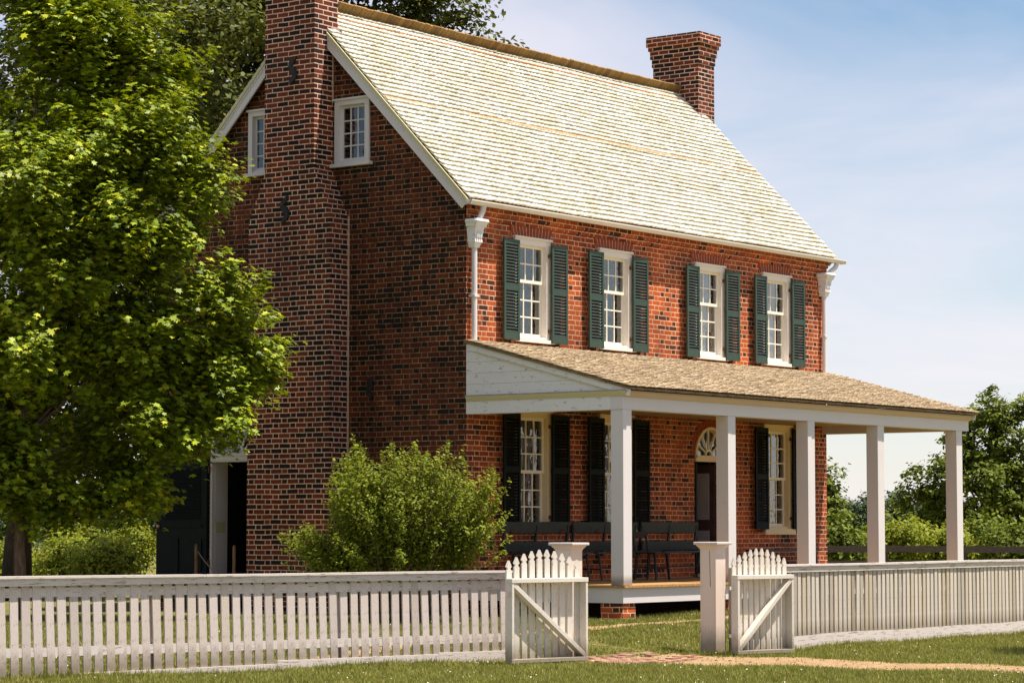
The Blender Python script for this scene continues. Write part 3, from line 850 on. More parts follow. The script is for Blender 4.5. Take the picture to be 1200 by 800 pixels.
# ---- louvred shutters, hooked open just off the wall
def make_shutter(w_, h, mat):
    st = 0.045; th = 0.032
    s = MB()
    s.box(0, st, -th, 0, 0, h); s.box(w_ - st, w_, -th, 0, 0, h)
    s.box(st, w_ - st, -th + 0.002, -0.002, 0, 0.115)
    s.box(st, w_ - st, -th + 0.002, -0.002, h - 0.075, h)
    s.box(st, w_ - st, -th + 0.002, -0.002, h * 0.49, h * 0.49 + 0.085)
    sl = MB()
    for (z0, z1) in ((0.115, h * 0.49), (h * 0.49 + 0.085, h - 0.075)):
        n = int(round((z1 - z0) / 0.047))
        for i in range(n):
            zc = z0 + (i + 0.5) * (z1 - z0) / n
            sl.obox((w_ / 2, -th / 2, zc), (1, 0, 0), Vector((0, -0.62, -1)).normalized(), Vector((0, -1, 0.62)).normalized(), w_ / 2 - st, 0.025, 0.003)
    return s, sl
def shutters(x_left_front, x_right_front, w_, z0, h, mat):
    for i, xf in enumerate((x_left_front, x_right_front)):
        s, sl = make_shutter(w_, h, mat)
        ang = (-1 if i == 0 else 1) * R(random.uniform(0.5, 2.2))
        yo = -0.075
        piv = Vector((xf + (w_ if i == 0 else 0), yo, z0))
        M = Matrix.Translation(piv) @ Matrix.Rotation(-ang if i else -ang, 4, 'Z') @ Matrix.Translation(Vector((-w_ if i == 0 else 0, 0, 0)))
        for m_ in (s, sl): m_.v = [tuple(M @ Vector(v)) for v in m_.v]
        o = s.build('shutter', mat, house)
        sl.build('louvres', 'green_slat' if mat == 'green' else mat, o)
        for zz in (z0 + 0.16, z0 + h - 0.2):
            MB().box(piv.x - 0.022, piv.x + 0.022, -0.075, -0.03, zz, zz + 0.05).build('hinge', 'rust', o)
        # holdback dog at the foot
        xm = xf + w_ / 2
        dg = MB().prism([(-0.05, -0.05), (0.02, -0.04), (0.03, 0.01), (0.0, -0.02), (-0.04, 0.01)], (xm, -0.125, z0), (1, 0, 0), (0, 0, 1), (0, 0.013, 0))
        dg.box(xm - 0.012, xm + 0.012, -0.1115, 0.0, z0 - 0.035, z0 - 0.012)
        dg.build('shutter_dog', 'rust', o)
for a, b in UPW:
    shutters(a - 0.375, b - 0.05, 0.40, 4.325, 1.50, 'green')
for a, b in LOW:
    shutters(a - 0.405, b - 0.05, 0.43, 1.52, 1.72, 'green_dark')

# ---- arched front door (standing open) with fan light
def fan(parent_name, c, ux, n, rad, mat_f, mat_s, zspring, spokes=6, wood=0.05, filler=None):
    c = Vector(c); ux = Vector(ux); n = Vector(n); uz = Vector((0, 0, 1))
    K = 24
    mb = MB()
    for i in range(K):
        a0 = math.pi * i / K; a1 = math.pi * (i + 1) / K
        q = [(rad * math.cos(a0), rad * math.sin(a0)), (rad * math.cos(a1), rad * math.sin(a1)),
             ((rad - wood) * math.cos(a1), (rad - wood) * math.sin(a1)), ((rad - wood) * math.cos(a0), (rad - wood) * math.sin(a0))]
        mb.prism(q, c + n * -0.09, ux, uz, n * 0.12)
    mb.prism([(-rad, -0.10), (rad, -0.10), (rad, -0.002), (-rad, -0.002)], c + n * -0.10, ux, uz, n * 0.135)
    mb.prism([(-rad, -0.035), (rad, -0.035), (rad, 0.0), (-rad, 0.0)], c + n * 0.036, ux, uz, n * 0.02)
    f = mb.build(parent_name, mat_f, house)
    s = MB()
    for i in range(1, spokes):
        a = math.pi * i / spokes
        d = Vector((math.cos(a), math.sin(a))); p = Vector((-d.y, d.x)) * 0.011
        r0, r1 = rad * 0.2, rad - wood * 0.8
        q = [(d.x * r0 + p.x, d.y * r0 + p.y), (d.x * r1 + p.x, d.y * r1 + p.y), (d.x * r1 - p.x, d.y * r1 - p.y), (d.x * r0 - p.x, d.y * r0 - p.y)]
        s.prism(q, c + n * -0.055, ux, uz, n * (0.028 + 0.0007 * i))
    for i in range(10):
        a0 = math.pi * i / 10; a1 = math.pi * (i + 1) / 10
        r0, r1 = rad * 0.15, rad * 0.23
        s.prism([(r1 * math.cos(a0), r1 * math.sin(a0)), (r1 * math.cos(a1), r1 * math.sin(a1)), (r0 * math.cos(a1), r0 * math.sin(a1)), (r0 * math.cos(a0), r0 * math.sin(a0))],
                c + n * -0.056, ux, uz, n * 0.035)
    s.build('glazing_bars', mat_s, f)
    g = MB()
    pts = [(0.97 * (rad - wood) * math.cos(math.pi * i / K), (rad - wood) * .97 * math.sin(math.pi * i / K)) for i in range(K + 1)]
    g.prism(pts, c + n * -0.07, ux, uz, n * 0.004)
    g.build('pane', 'glass', f)
    return f
def spandrel(c, ux, n, rad, half, ztop, mat):
    """brick filling between a round arch and the square opening around it"""
    c = Vector(c); ux = Vector(ux); n = Vector(n); uz = Vector((0, 0, 1)); K = 16
    mb = MB()
    for sgn in (1, -1):
        for i in range(K):
            a0 = math.pi / 2 * i / K; a1 = math.pi / 2 * (i + 1) / K
            x0, z0 = rad * math.cos(a0), rad * math.sin(a0); x1, z1 = rad * math.cos(a1), rad * math.sin(a1)
            q = [(sgn * x0, z0), (sgn * half, z0), (sgn * half, z1), (sgn * x1, z1)]
            if sgn < 0: q = q[::-1]
            mb.prism(q, c - n * 0.30, ux, uz, n * 0.299)
    mb.prism([(-half, rad - 0.001), (half, rad - 0.001), (half, ztop + 0.001), (-half, ztop + 0.001)], c - n * 0.30, ux, uz, n * 0.299)
    return mb.build('arch_infill', mat, house)
spandrel((6.59, 0, 2.73), (1, 0, 0), (0, -1, 0), 0.478, 0.48, 0.48, 'brick_front')
fan('fanlight', (6.59, 0, 2.73), (1, 0, 0), (0, -1, 0), 0.475, 'cream_bounce', 'sash', 2.73)
# rowlock brick arch ring over the door
def arch_ring(c, ux, n, r0, r1, name='brick_arch'):
    c = Vector(c); ux = Vector(ux); n = Vector(n); uz = Vector((0, 0, 1)); mb = MB(); K = 22
    for i in range(K):
        a0 = math.pi * (i + 0.08) / K; a1 = math.pi * (i + 0.86) / K
        mb.prism([(r0 * math.cos(a0), r0 * math.sin(a0)), (r1 * math.cos(a0), r1 * math.sin(a0)), (r1 * math.cos(a1), r1 * math.sin(a1)), (r0 * math.cos(a1), r0 * math.sin(a1))],
                 c - n * 0.02, ux, uz, n * 0.03)
    return mb.build(name, 'lintel', house)
arch_ring((6.59, 0, 2.73), (1, 0, 0), (0, -1, 0), 0.485, 0.60)
df = MB().box(6.112, 6.16, -0.02, 0.16, 0.75, 2.63).box(7.02, 7.068, -0.02, 0.16, 0.75, 2.63).build('door_frame', 'green_dark', house)
dl = MB().box(6.98, 7.02, 0.17, 1.05, 0.77, 2.6).build('door', 'inner_door', house)
m2 = MB()
for (a, b, c, d) in ((0.27, 0.55, 0.95, 1.5), (0.65, 0.95, 0.95, 1.5), (0.27, 0.55, 1.68, 2.45), (0.65, 0.95, 1.68, 2.45)):
    m2.box(6.968, 6.982, a, b, c, d)
m2.build('door_panel', 'blind', dl)
MB().box(6.05, 7.12, -0.10, 0.02, 0.752, 0.80).build('threshold', 'deck', house)

# ---- gable end door: open leaf folded back on the wall, white panelled reveal, arched light above
spandrel((0, 4.485, 2.68), (0, 1, 0), (-1, 0, 0), 0.545, 0.555, 0.48, 'brick_gable')
fan('fanlight', (0, 4.485, 2.70), (0, 1, 0), (-1, 0, 0), 0.54, 'white', 'white', 2.70)
mb = MB().box(-0.02, 0.335, 5.0, 5.045, 0.70, 2.60).box(-0.02, 0.335, 3.925, 3.97, 0.70, 2.60).box(-0.02, 0.335, 3.97, 5.0, 2.57, 2.605)
jf = mb.build('door_frame', 'white', house)
MB().box(0.05, 0.28, 4.992, 4.999, 0.85, 1.55).box(0.05, 0.28, 4.992, 4.999, 1.72, 2.5).build('reveal_panel', 'white', jf)
MB().box(0.06, 0.27, 4.985, 4.991, 1.47, 1.64).build('notice', 'moulding', jf)
dl = MB().box(-0.075, -0.03, 5.06, 6.15, 0.66, 2.60)
leaf = dl.build('door', 'green_dark', house, bevel=0.004)
m2 = MB()
for (a, b, c, d) in ((5.16, 5.56, 0.86, 1.38), (5.66, 6.06, 0.86, 1.38), (5.16, 6.06, 1.56, 1.60)):
    m2.box(-0.09, -0.0745, a, b, c, d)
zz = 1.70
while zz < 2.48:
    m2.obox((-0.083, 5.61, zz), (0, 1, 0), Vector((-1, 0, -1)).normalized(), Vector((-1, 0, 1)).normalized(), 0.42, 0.018, 0.003); zz += 0.045
m2.build('door_panel', 'green_dark', leaf)
kb = MB().tube([(-0.075, 6.08, 1.57), (-0.11, 6.08, 1.57), (-0.13, 6.08, 1.57)], [0.012, 0.028, 0.016], 10).build('handle', 'copper', leaf)
for zz in (2.40, 0.95): MB().box(-0.06, -0.02, 5.035, 5.07, zz, zz + .1).build('hinge', 'rust', leaf)
MB().box(-0.5, 0.3, 3.93, 5.05, 0.45, 0.66).box(-0.8, -0.5, 3.93, 5.05, 0.2, 0.46).build('door_step', 'weathered', house)

# ------------------------------------------------------------------ porch (part of the house)
PY = -2.755
PW = 0.213
zb0, zb1 = 3.19, 3.45
mb = MB().box(0.0, L + 0.05, PY, PY + 0.2, zb0, zb1 - 0.085).box(-0.0, L + 0.05, PY - 0.0, PY + 0.2, zb1 - 0.084, zb1 - 0.002)
beam = mb.build('porch_beam', 'white', house)
for xx in (0.0, L - 0.15):
    MB().box(xx, xx + 0.2, PY + 0.202, -0.002, zb0, zb1 - 0.06).build('porch_beam', 'peel' if xx == 0 else 'white', house)
# crown moulding, front and both ends
mb = MB().prism([(0, 0), (-0.015, 0), (-0.075, 0.055), (-0.08, 0.085), (0, 0.085)], (-0.02, PY - 0.001, zb1 - 0.085), (0, 1, 0), (0, 0, 1), (L + 0.11, 0, 0))
mb.build('porch_moulding', 'tan_trim', beam)
mb = MB().prism([(0, 0), (-0.012, 0), (-0.028, 0.04), (-0.035, 0.075), (0, 0.075)], (-0.001, PY - 0.07, zb1 - 0.075), (1, 0, 0), (0, 0, 1), (0, 2.81, 0))
mb.build('porch_moulding', 'moulding', beam)
MB().box(-0.045, -0.001, PY - 0.05, -0.01, zb1 + 0.002, zb1 + 0.012).build('porch_flashing', 'lead', beam)
# posts
PX = [0.01, 2.747, 5.062, 7.278, 10.02]
for i, x in enumerate(PX):
    MB().box(x, x + PW, PY + 0.002, PY + PW, 0.752, zb0 - 0.001).build('porch_post', 'post', house, bevel=0.006)
# roof: rises to the wall
PZ0, PZ1 = 3.492, 4.27
PY0 = -2.93
pl = math.hypot(-PY0, PZ1 - PZ0)
upP = (0, -PY0 / pl, (PZ1 - PZ0) / pl)
mb = MB().prism([(PY0 + 0.02, PZ0 - 0.035), (-0.002, PZ1 - 0.045), (-0.002, PZ1 - 0.006), (PY0 + 0.02, PZ0 - 0.004)], (-0.05, 0, 0), (0, 1, 0), (0, 0, 1), (L + 0.15, 0, 0))
proof = mb.build('porch_roof', 'under', house)
shingle_field('shingles', 'porch_shingle', (-0.06, PY0, PZ0), (1, 0, 0), upP, L + 0.17, pl, 0.132, 0.105, proof, thick=0.014, jitter=0.35, tilt=0.010, rnd_butt=0.02, seed=9)
# boarded gable triangles closing the porch ends
def porch_end(x, sgn):
    tri0 = zb1 + 0.012
    n = 5
    root = None
    sl = (PZ1 - PZ0) / (-PY0)
    for i in range(n):
        z0 = tri0 + i * 0.16; z1 = z0 + 0.157
        def yat(z): return (z + 0.045 - PZ0) / sl + PY0
        ya, yb = yat(z0), yat(z1)
        if ya > -0.02: break
        ya = max(ya, PY + 0.02)
        poly = [(ya, z0), (-0.004, z0), (-0.004, min(z1, 4.21)), (min(yb, -0.01), min(z1, 4.21))]
        m_ = MB().prism(poly, (x, 0, 0), (0, 1, 0), (0, 0, 1), (sgn * (-0.03 + 0.003 * (i % 2)), 0, 0))
        o = m_.build('porch_siding' if root is None else 'siding_board', 'peel', house if root is None else root)
        if root is None: root = o
    # raking board
    c = Vector((x + sgn * 0.010, PY0 / 2, (PZ0 + PZ1) / 2 - 0.085))
    MB().obox(c, (1, 0, 0), upP, Vector((1, 0, 0)).cross(Vector(upP)).normalized(), 0.010, pl / 2 - 0.05, 0.05).build('raking_board', 'peel', root)
    c2 = c + Vector((sgn * 0.013, 0, -0.048))
    MB().obox(c2, (1, 0, 0), upP, Vector((1, 0, 0)).cross(Vector(upP)).normalized(), 0.006, pl / 2 - 0.2, 0.006).build('raking_bead', 'moulding', root)
porch_end(0.0, -1); porch_end(L + 0.05, 1)
MB().box(0.2, L - 0.15, PY + 0.2, -0.03, 3.32, 3.34).build('porch_ceiling', 'ceiling', house)
# floor, skirt, piers
mb = MB()
x = -0.03
while x < L + 0.03:
    mb.box(x, x + 0.088, PY - 0.045, -0.002, 0.718, 0.75); x += 0.092
mb.build('porch_floor', 'deck', house)
mb = MB().box(0.0, L + 0.02, PY, PY + 0.05, 0.505, 0.716).box(0.0, 0.05, PY + 0.052, -0.002, 0.505, 0.716).box(L - 0.03, L + 0.02, PY + 0.052, -0.002, 0.505, 0.716)
mb.build('porch_skirt', 'white', house)
for x in PX:
    MB().box(x + 0.015, x + 0.335, PY + 0.03, PY + 0.40, 0.12, 0.504).build('porch_pier', 'brick_front', house)
MB().box(0.1, L - 0.1, -1.5, -1.4, 0.1, 0.5).build('crawlspace_shade', 'interior', house)  # dark sheet added as the shade under the porch floor

# ------------------------------------------------------------------ benches and chair on the porch
def bench(x0, x1, y, label, group=None, back=True):
    zf = 0.751
    t = thing('porch_bench', ((x0 + x1) / 2, y, zf), label, 'bench', group)
    MB().box(x0, x1, y - 0.42, y, zf + 0.40, zf + 0.43).build('seat', 'bench', t, bevel=0.006)
    if back:
        MB().obox(((x0 + x1) / 2, y + 0.05, zf + 0.80), (1, 0, 0), (0, 1, 0.15), (0, -0.15, 1), (x1 - x0) / 2, 0.012, 0.085).build('backrest', 'bench', t, bevel=0.005)
        MB().obox(((x0 + x1) / 2, y + 0.03, zf + 0.515), (1, 0, 0), (0, 1, 0.15), (0, -0.15, 1), (x1 - x0) / 2 - 0.02, 0.010, 0.07).build('back_rail', 'bench', t)
        n = max(2, int((x1 - x0) / 0.8))
        for k in range(n + 1):
            xx = x0 + 0.04 + (x1 - x0 - 0.08) * k / n
            MB().obox((xx, y + 0.075, zf + 0.60), (1, 0, 0), (0, 1, 0.15), (0, -0.15, 1), 0.02, 0.016, 0.24).build('back_upright', 'bench', t)
    n = max(2, int(round((x1 - x0) / 0.75)))
    for k in range(n):
        xx = x0 + 0.12 + (x1 - x0 - 0.24) * k / (n - 1)
        for yy, dy in ((y - 0.36, -0.05), (y - 0.05, 0.04)):
            MB().tube([(xx, yy, zf + 0.40), (xx + random.uniform(-.01, .01), yy + dy, zf)], [0.019, 0.015], 8).build('leg', 'bench', t)
        MB().tube([(xx, y - 0.385, zf + 0.17), (xx, y - 0.03, zf + 0.17)], [0.01, 0.01], 6).build('side_stretcher', 'bench', t)
    for k in range(n - 1):
        xx = x0 + 0.12 + (x1 - x0 - 0.24) * k / (n - 1); x2 = x0 + 0.12 + (x1 - x0 - 0.24) * (k + 1) / (n - 1)
        if k % 2 == 0: MB().tube([(xx, y - 0.38, zf + 0.19), (x2, y - 0.38, zf + 0.19)], [0.01, 0.01], 6).build('stretcher', 'bench', t)
    return t
GB = 'dark benches along the porch wall'
bench(0.75, 2.42, -0.16, 'dark painted wooden bench under the lower window nearest the shrub', GB)
bench(2.50, 4.25, -0.16, 'dark painted wooden bench behind the front corner porch post', GB)
bench(4.35, 6.02, -0.16, 'dark painted wooden bench just left of the arched front door', GB)
bench(7.35, 9.15, -0.20, 'low dark backless bench under the window right of the front door', GB, back=False)
def chair(x, y):
    zf = 0.751
    t = thing('porch_chair', (x, y, zf), 'small dark wooden chair in front of the benches beside the corner porch post', 'chair')
    MB().box(x - 0.21, x + 0.21, y - 0.20, y + 0.20, zf + 0.40, zf + 0.425).build('seat', 'black', t, bevel=0.006)
    for sx in (-1, 1):
        MB().tube([(x + sx * 0.17, y - 0.17, zf + 0.40), (x + sx * 0.19, y - 0.2, zf)], [0.018, 0.014], 8).build('leg', 'black', t)
        MB().tube([(x + sx * 0.16, y + 0.17, zf + 0.40), (x + sx * 0.18, y + 0.21, zf)], [0.018, 0.014], 8).build('leg', 'black', t)
        MB().tube([(x + sx * 0.17, y + 0.18, zf + 0.42), (x + sx * 0.18, y + 0.24, zf + 0.72)], [0.016, 0.014], 8).build('back_post', 'black', t)
    MB().obox((x, y + 0.235, zf + 0.69), (1, 0, 0), (0, 1, 0.2), (0, -0.2, 1), 0.23, 0.012, 0.05).build('backrest', 'black', t, bevel=0.01)
    MB().tube([(x - 0.18, y - 0.19, zf + 0.18), (x + 0.18, y - 0.19, zf + 0.18)], [0.01, 0.01], 6).build('stretcher', 'black', t)
    return t
chair(3.42, -0.95)

# ------------------------------------------------------------------ fences
def fence_run(name, P0, P1, label, spacing, pw, pth, ptop, mat, pick_z0, base_fn, rails_z, post_every, top=1.055, group=None, lean=0.0):
    P0 = Vector((*P0, 0)); P1 = Vector((*P1, 0))
    d = (P1 - P0); Ln = d.length; d.normalize()
    n = Vector((d.y, -d.x, 0))
    if n.y > 0: n = -n            # towards the road
    uz = Vector((0, 0, 1))
    t = thing(name, P0, label, 'fence', group)
    # pickets: one mesh, copied
    def g(s): p = P0 + d * s; return float(gz(p.x, p.y))
    pk = MB().box(0, pw, -pth, 0, 0, ptop)
    ang = math.atan2(d.y, d.x)
    first = None
    s = 0.05; k = 0
    while s < Ln - pw:
        z0 = pick_z0(s)
        if first is None:
            o = pk.build('picket', mat, None); first = o
        else:
            o = first.copy(); COL.objects.link(o)
        o.parent = t
        lo = P0 + d * s + n * (0.012)
        h = (top - 0.06 - z0 - random.uniform(0, 0.006))
        o.location = lo - P0 + uz * (z0)
        o.rotation_euler = (R(random.uniform(-.3, .3)), R(lean + random.uniform(-0.6, 0.6)), ang + R(random.uniform(-1.2, 1.2)))
        o.scale = (random.uniform(0.94, 1.05), 1, h / ptop)
        s += spacing * random.uniform(0.985, 1.015); k += 1
    def bar(nm, s0, s1, z0a, z1a, q0, q1, m, zfn=None, wob=0.0):
        K = max(2, int((s1 - s0) / 0.6))
        vs = []; fs = []
        for i in range(K + 1):
            ss = s0 + (s1 - s0) * i / K
            zz = zfn(ss) if zfn else 0
            zz += wob * math.sin(ss * 1.3) * 0.5
            b = P0 + d * ss
            for (q, z) in ((q0, z0a), (q1, z0a), (q1, z1a), (q0, z1a)):
                p = b + n * q + uz * (z + zz); vs.append(tuple(p))
        for i in range(K):
            for j in range(4):
                j2 = (j + 1) % 4
                fs.append((4 * i + j, 4 * i + j2, 4 * (i + 1) + j2, 4 * (i + 1) + j))
        fs.append((0, 3, 2, 1)); fs.append((4 * K, 4 * K + 1, 4 * K + 2, 4 * K + 3))
        return MB().add(vs, fs).build(nm, m, t)
    for z in rails_z: bar('rail', 0, Ln, z, z + 0.095, -0.035, 0.010, 'fence_rail')
    bar('face_board', 0, Ln, top - 0.098, top - 0.027, 0.036, 0.055, 'fence_rail')
    bar('face_board', 0, Ln, top - 0.078, top - 0.027, -0.05, 0.0, 'fence_rail')
    # sloping cap in two overlapping boards
    bar('cap_rail', 0, Ln * 0.46, top - 0.026, top - 0.002, -0.07, 0.075, 'fence_rail', wob=0.004)
    bar('cap_rail', Ln * 0.46 + 0.004, Ln, top - 0.026, top + 0.000, -0.07, 0.075, 'fence_rail', wob=0.004)
    base_fn(bar, Ln)
    s = 0.0
    while s < Ln + 0.05:
        b = P0 + d * min(s, Ln - 0.06)
        z0 = g(min(s, Ln)) - 0.1
        MB().obox(b - n * 0.09 + uz * ((z0 + top - 0.03) / 2), d, n, uz, 0.05, 0.05, (top - 0.03 - z0) / 2).build('post', mat, t)
        s += post_every
    return t
# left run (starts at the gate, goes away to the left)
def base_left(bar, Ln):
    bar('base_board', 0, 1.05, 0.0, 0.135, -0.002, 0.040, 'fence_rail', zfn=lambda s: 0.0)
    bar('base_board', 1.054, 3.2, -0.005, 0.125, -0.002, 0.040, 'fence_rail', zfn=lambda s: -0.004 * s)
    bar('base_board', 3.204, 5.6, -0.02, 0.095, -0.002, 0.038, 'fence_rail', zfn=lambda s: -0.008 * (s - 1))
PLz = lambda s: max(0.005, 0.13 - 0.022 * s)
fence_run('picket_fence', (-5.60, -5.00), (-14.2, -2.52), 'long white flat-topped picket fence with see-through gaps, left of the open gateway', 0.138, 0.093, 0.022, 0.9, 'fence',
          PLz, base_left, (0.84, 0.235), 2.35, lean=2.0, group='white picket fences either side of the gateway')
def base_right(bar, Ln):
    s = 0.0
    for k, ln in enumerate((1.9, 2.0, 1.7, 2.4, 2.4)):
        e = min(s + ln, Ln)
        bar('base_board', s + 0.002, e - 0.002, 0.0, 0.182 + 0.004 * (k % 2), 0.0, 0.036, 'fence_rail', zfn=lambda q: float(gz(-2.5 + q, -6.15)) * 0.5)
        s = e
        if s >= Ln: break
fence_run('picket_fence', (-2.50, -6.20), (7.6, -6.12), 'weathered close-set picket fence with a grey base board, right of the open gateway', 0.1175, 0.078, 0.022, 0.9, 'fence_old',
          lambda s: 0.18, base_right, (0.86, 0.28), 2.1, top=1.085, group='white picket fences either side of the gateway')

# ------------------------------------------------------------------ gate leaves
def picket_poly(w_, h):
    hw = w_ / 2
    return [(-hw, 0), (hw, 0), (hw, h - 0.115), (hw * 0.55, h - 0.098), (hw * 0.55, h - 0.088), (hw * 1.05, h - 0.07), (0.004, h), (-0.004, h), (-hw * 1.05, h - 0.07), (-hw * 0.55, h - 0.088), (-hw * 0.55, h - 0.098), (-hw, h - 0.115)]
def gate(free, hinge, label, brace_from_hinge_bottom=True, npk=10, top=0.975, dep=0.11, zb=0.03):
    """box-framed leaf: frame boards on edge towards the viewer, pickets nailed on the back"""
    F_ = Vector((*free, 0)); H_ = Vector((*hinge, 0))
    d = (F_ - H_); Ln = d.length; d.normalize(); uz = Vector((0, 0, 1))
    n = Vector((d.y, -d.x, 0))
    if n.y > 0: n = -n
    t = thing('gate', H_, label, 'gate', 'gate leaves standing open')
    th = 0.034
    for nm, s0 in (('stile', 0.0), ('stile', Ln - th)):
        c = H_ + d * (s0 + th / 2) + n * (dep / 2) + uz * ((zb + top) / 2)
        MB().obox(c, d, n, uz, th / 2, dep / 2, (top - zb) / 2).build(nm, 'gate', t, bevel=0.004)
    for z0, hh in ((top - 0.048, 0.05), (zb - 0.002, 0.045)):
        c = H_ + d * (Ln / 2) + n * (dep / 2 + 0.002) + uz * (z0 + hh / 2)
        MB().obox(c, d, n, uz, Ln / 2 + 0.004, dep / 2 + 0.003, hh / 2).build('rail', 'gate', t, bevel=0.004)
    # diagonal brace from the foot of the hinge stile to the head of the free stile
    a = H_ + d * 0.05 + uz * (zb + 0.07) + n * (dep * 0.55); b = F_ - d * 0.05 + uz * (top - 0.075) + n * (dep * 0.55)
    u_ = (b - a).normalized(); v_ = n.cross(u_).normalized()
    MB().obox((a + b) / 2, u_, n, v_, (b - a).length / 2 + 0.02, dep * 0.42, 0.026).build('brace', 'gate', t, bevel=0.004)
    pwid = Ln / npk * 0.66
    for i in range(npk):
        s = Ln * (i + 0.5) / npk
        arch = math.sin(math.pi * (i + 0.5) / npk)
        h = 1.165 + 0.135 * arch ** 1.2 - zb - 0.01
        p = H_ + d * s - n * 0.004 + uz * (zb + 0.01)
        MB().prism(picket_poly(pwid, h), p, d, uz, -n * 0.024).build('picket', 'gate', t)
    for z in (0.25, 0.82):
        MB().obox(H_ - d * 0.03 + n * 0.03 + uz * z, d, n, uz, 0.035, 0.012, 0.02).build('hinge', 'gate', t)
    MB().obox(F_ + d * 0.012 + n * 0.06 + uz * 0.80, d, n, uz, 0.014, 0.012, 0.024).build('latch', 'gatepost', t)
    return t
gate((-6.37, -5.50), (-5.215, -5.73), 'white gate leaf with pointed pickets standing open, left side of the gateway')
gate((-2.14, -6.66), (-3.02, -6.40), 'white gate leaf with pointed pickets standing open beside the cracked gate post')

# box posts with moulded caps
def gate_post(x, y, label, h=1.375, w_=0.225):
    z0 = float(gz(x, y))
    t = thing('gate_post', (x, y, z0), label, 'gate post', 'capped gate posts')
    hw = w_ / 2
    mb = MB()
    k = 0
    for (cx, cy, a, b) in ((0, -hw + 0.012, hw, 0.012), (0, hw - 0.012, hw, 0.012), (-hw + 0.012, 0, 0.012, hw - 0.0245), (hw - 0.012, 0, 0.012, hw - 0.0245)):
        mb.box(x + cx - a, x + cx + a, y + cy - b, y + cy + b, z0 - 0.05, z0 + h - 0.05)
    mb.build('shaft', 'gatepost', t, bevel=0.003)
    vs = []; fs = []
    lev = [(h - 0.085, hw + 0.001), (h - 0.065, hw + 0.012), (h - 0.045, hw + 0.03), (h - 0.03, hw + 0.038)]
    for z, q in lev:
        vs += [(x - q, y - q, z0 + z), (x + q, y - q, z0 + z), (x + q, y + q, z0 + z), (x - q, y + q, z0 + z)]
    for i in range(3):
        for j in range(4): fs.append((4 * i + j, 4 * i + (j + 1) % 4, 4 * i + 4 + (j + 1) % 4, 4 * i + 4 + j))
    fs += [(3, 2, 1, 0), (12, 13, 14, 15)]
    MB().add(vs, fs).build('neck_moulding', 'gatepost', t)
    MB().box(x - hw - 0.062, x + hw + 0.062, y - hw - 0.062, y + hw + 0.062, z0 + h - 0.029, z0 + h + 0.005).build('cap', 'fence', t, bevel=0.008)
    return t
gate_post(-4.96, -5.37, 'stout capped white gate post behind the left gate leaf')
gate_post(-2.70, -5.93, 'tall capped gate post with a vertical crack, right side of the gateway')
MB().obox((-2.70 - 0.1135, -5.96, 1.05), (0, 1, 0), Vector((0, 0.02, 1)).normalized(), (1, 0, 0), 0.003, 0.22, 0.001).build('crack', 'black', bpy.data.objects['gate_post.001'])

# ------------------------------------------------------------------ rope stanchions by the gable door
def stanchion(x, y, rope_to, label):
    z0 = float(gz(x, y))
    t = thing('rope_stake', (x, y, z0), label, 'stake', 'wooden stakes by the gable door')
    MB().tube([(x, y, z0 - 0.05), (x, y, z0 + 0.97), (x, y, z0 + 1.0)], [0.026, 0.024, 0.012], 8).build('stake_shaft', 'stake', t)
    pts = []
    for k in range(9):
        f = k / 8
        pts.append((x + (rope_to[0] - x) * f, y + (rope_to[1] - y) * f, z0 + 0.92 + (rope_to[2] - z0 - 0.92) * f - 0.12 * math.sin(math.pi * f)))
    MB().tube(pts, [0.008] * 9, 6).build('rope', 'rope', t)
stanchion(-0.62, 4.76, (-0.2, 4.35, 0.75), 'short wooden stake with slack rope in front of the open dark door leaf')
stanchion(-0.62, 3.97, (-0.2, 4.3, 0.75), 'short wooden stake with slack rope beside the brick chimney base')

# ------------------------------------------------------------------ dark rail fence across the field
def rail_fence():
    A = Vector((21.5, 11.85, 0)); B = Vector((31.5, -1.55, 0))
    d = (B - A).normalized(); n = Vector((d.y, -d.x, 0)); Ln = (B - A).length; uz = Vector((0, 0, 1))
    t = thing('rail_fence', A, 'dark weathered post and rail fence crossing the field behind the porch posts', 'fence')
    s = 0.3
    while s < Ln:
        p = A + d * s; z0 = float(gz(p.x, p.y))
        MB().obox(p + uz * ((z0 + 1.13) / 2), d, n, uz, 0.10, 0.08, (1.13 - z0) / 2 + 0.02).build('post', 'weathered', t)
        MB().obox(p + d * 0.28 - n * 0.1 + uz * ((z0 + 0.98) / 2), d, n, uz, 0.07, 0.06, (0.98 - z0) / 2).build('post', 'weathered', t)
        for z in (1.035, 0.70, 0.40):
            MB().obox(p + d * 0.93 + n * 0.09 + uz * (z + random.uniform(-.012, .012)), (d + uz * random.uniform(-.006, .006)).normalized(), n, uz, 0.93, 0.03, 0.075).build('rail', 'weathered', t)
        s += 1.86
rail_fence()

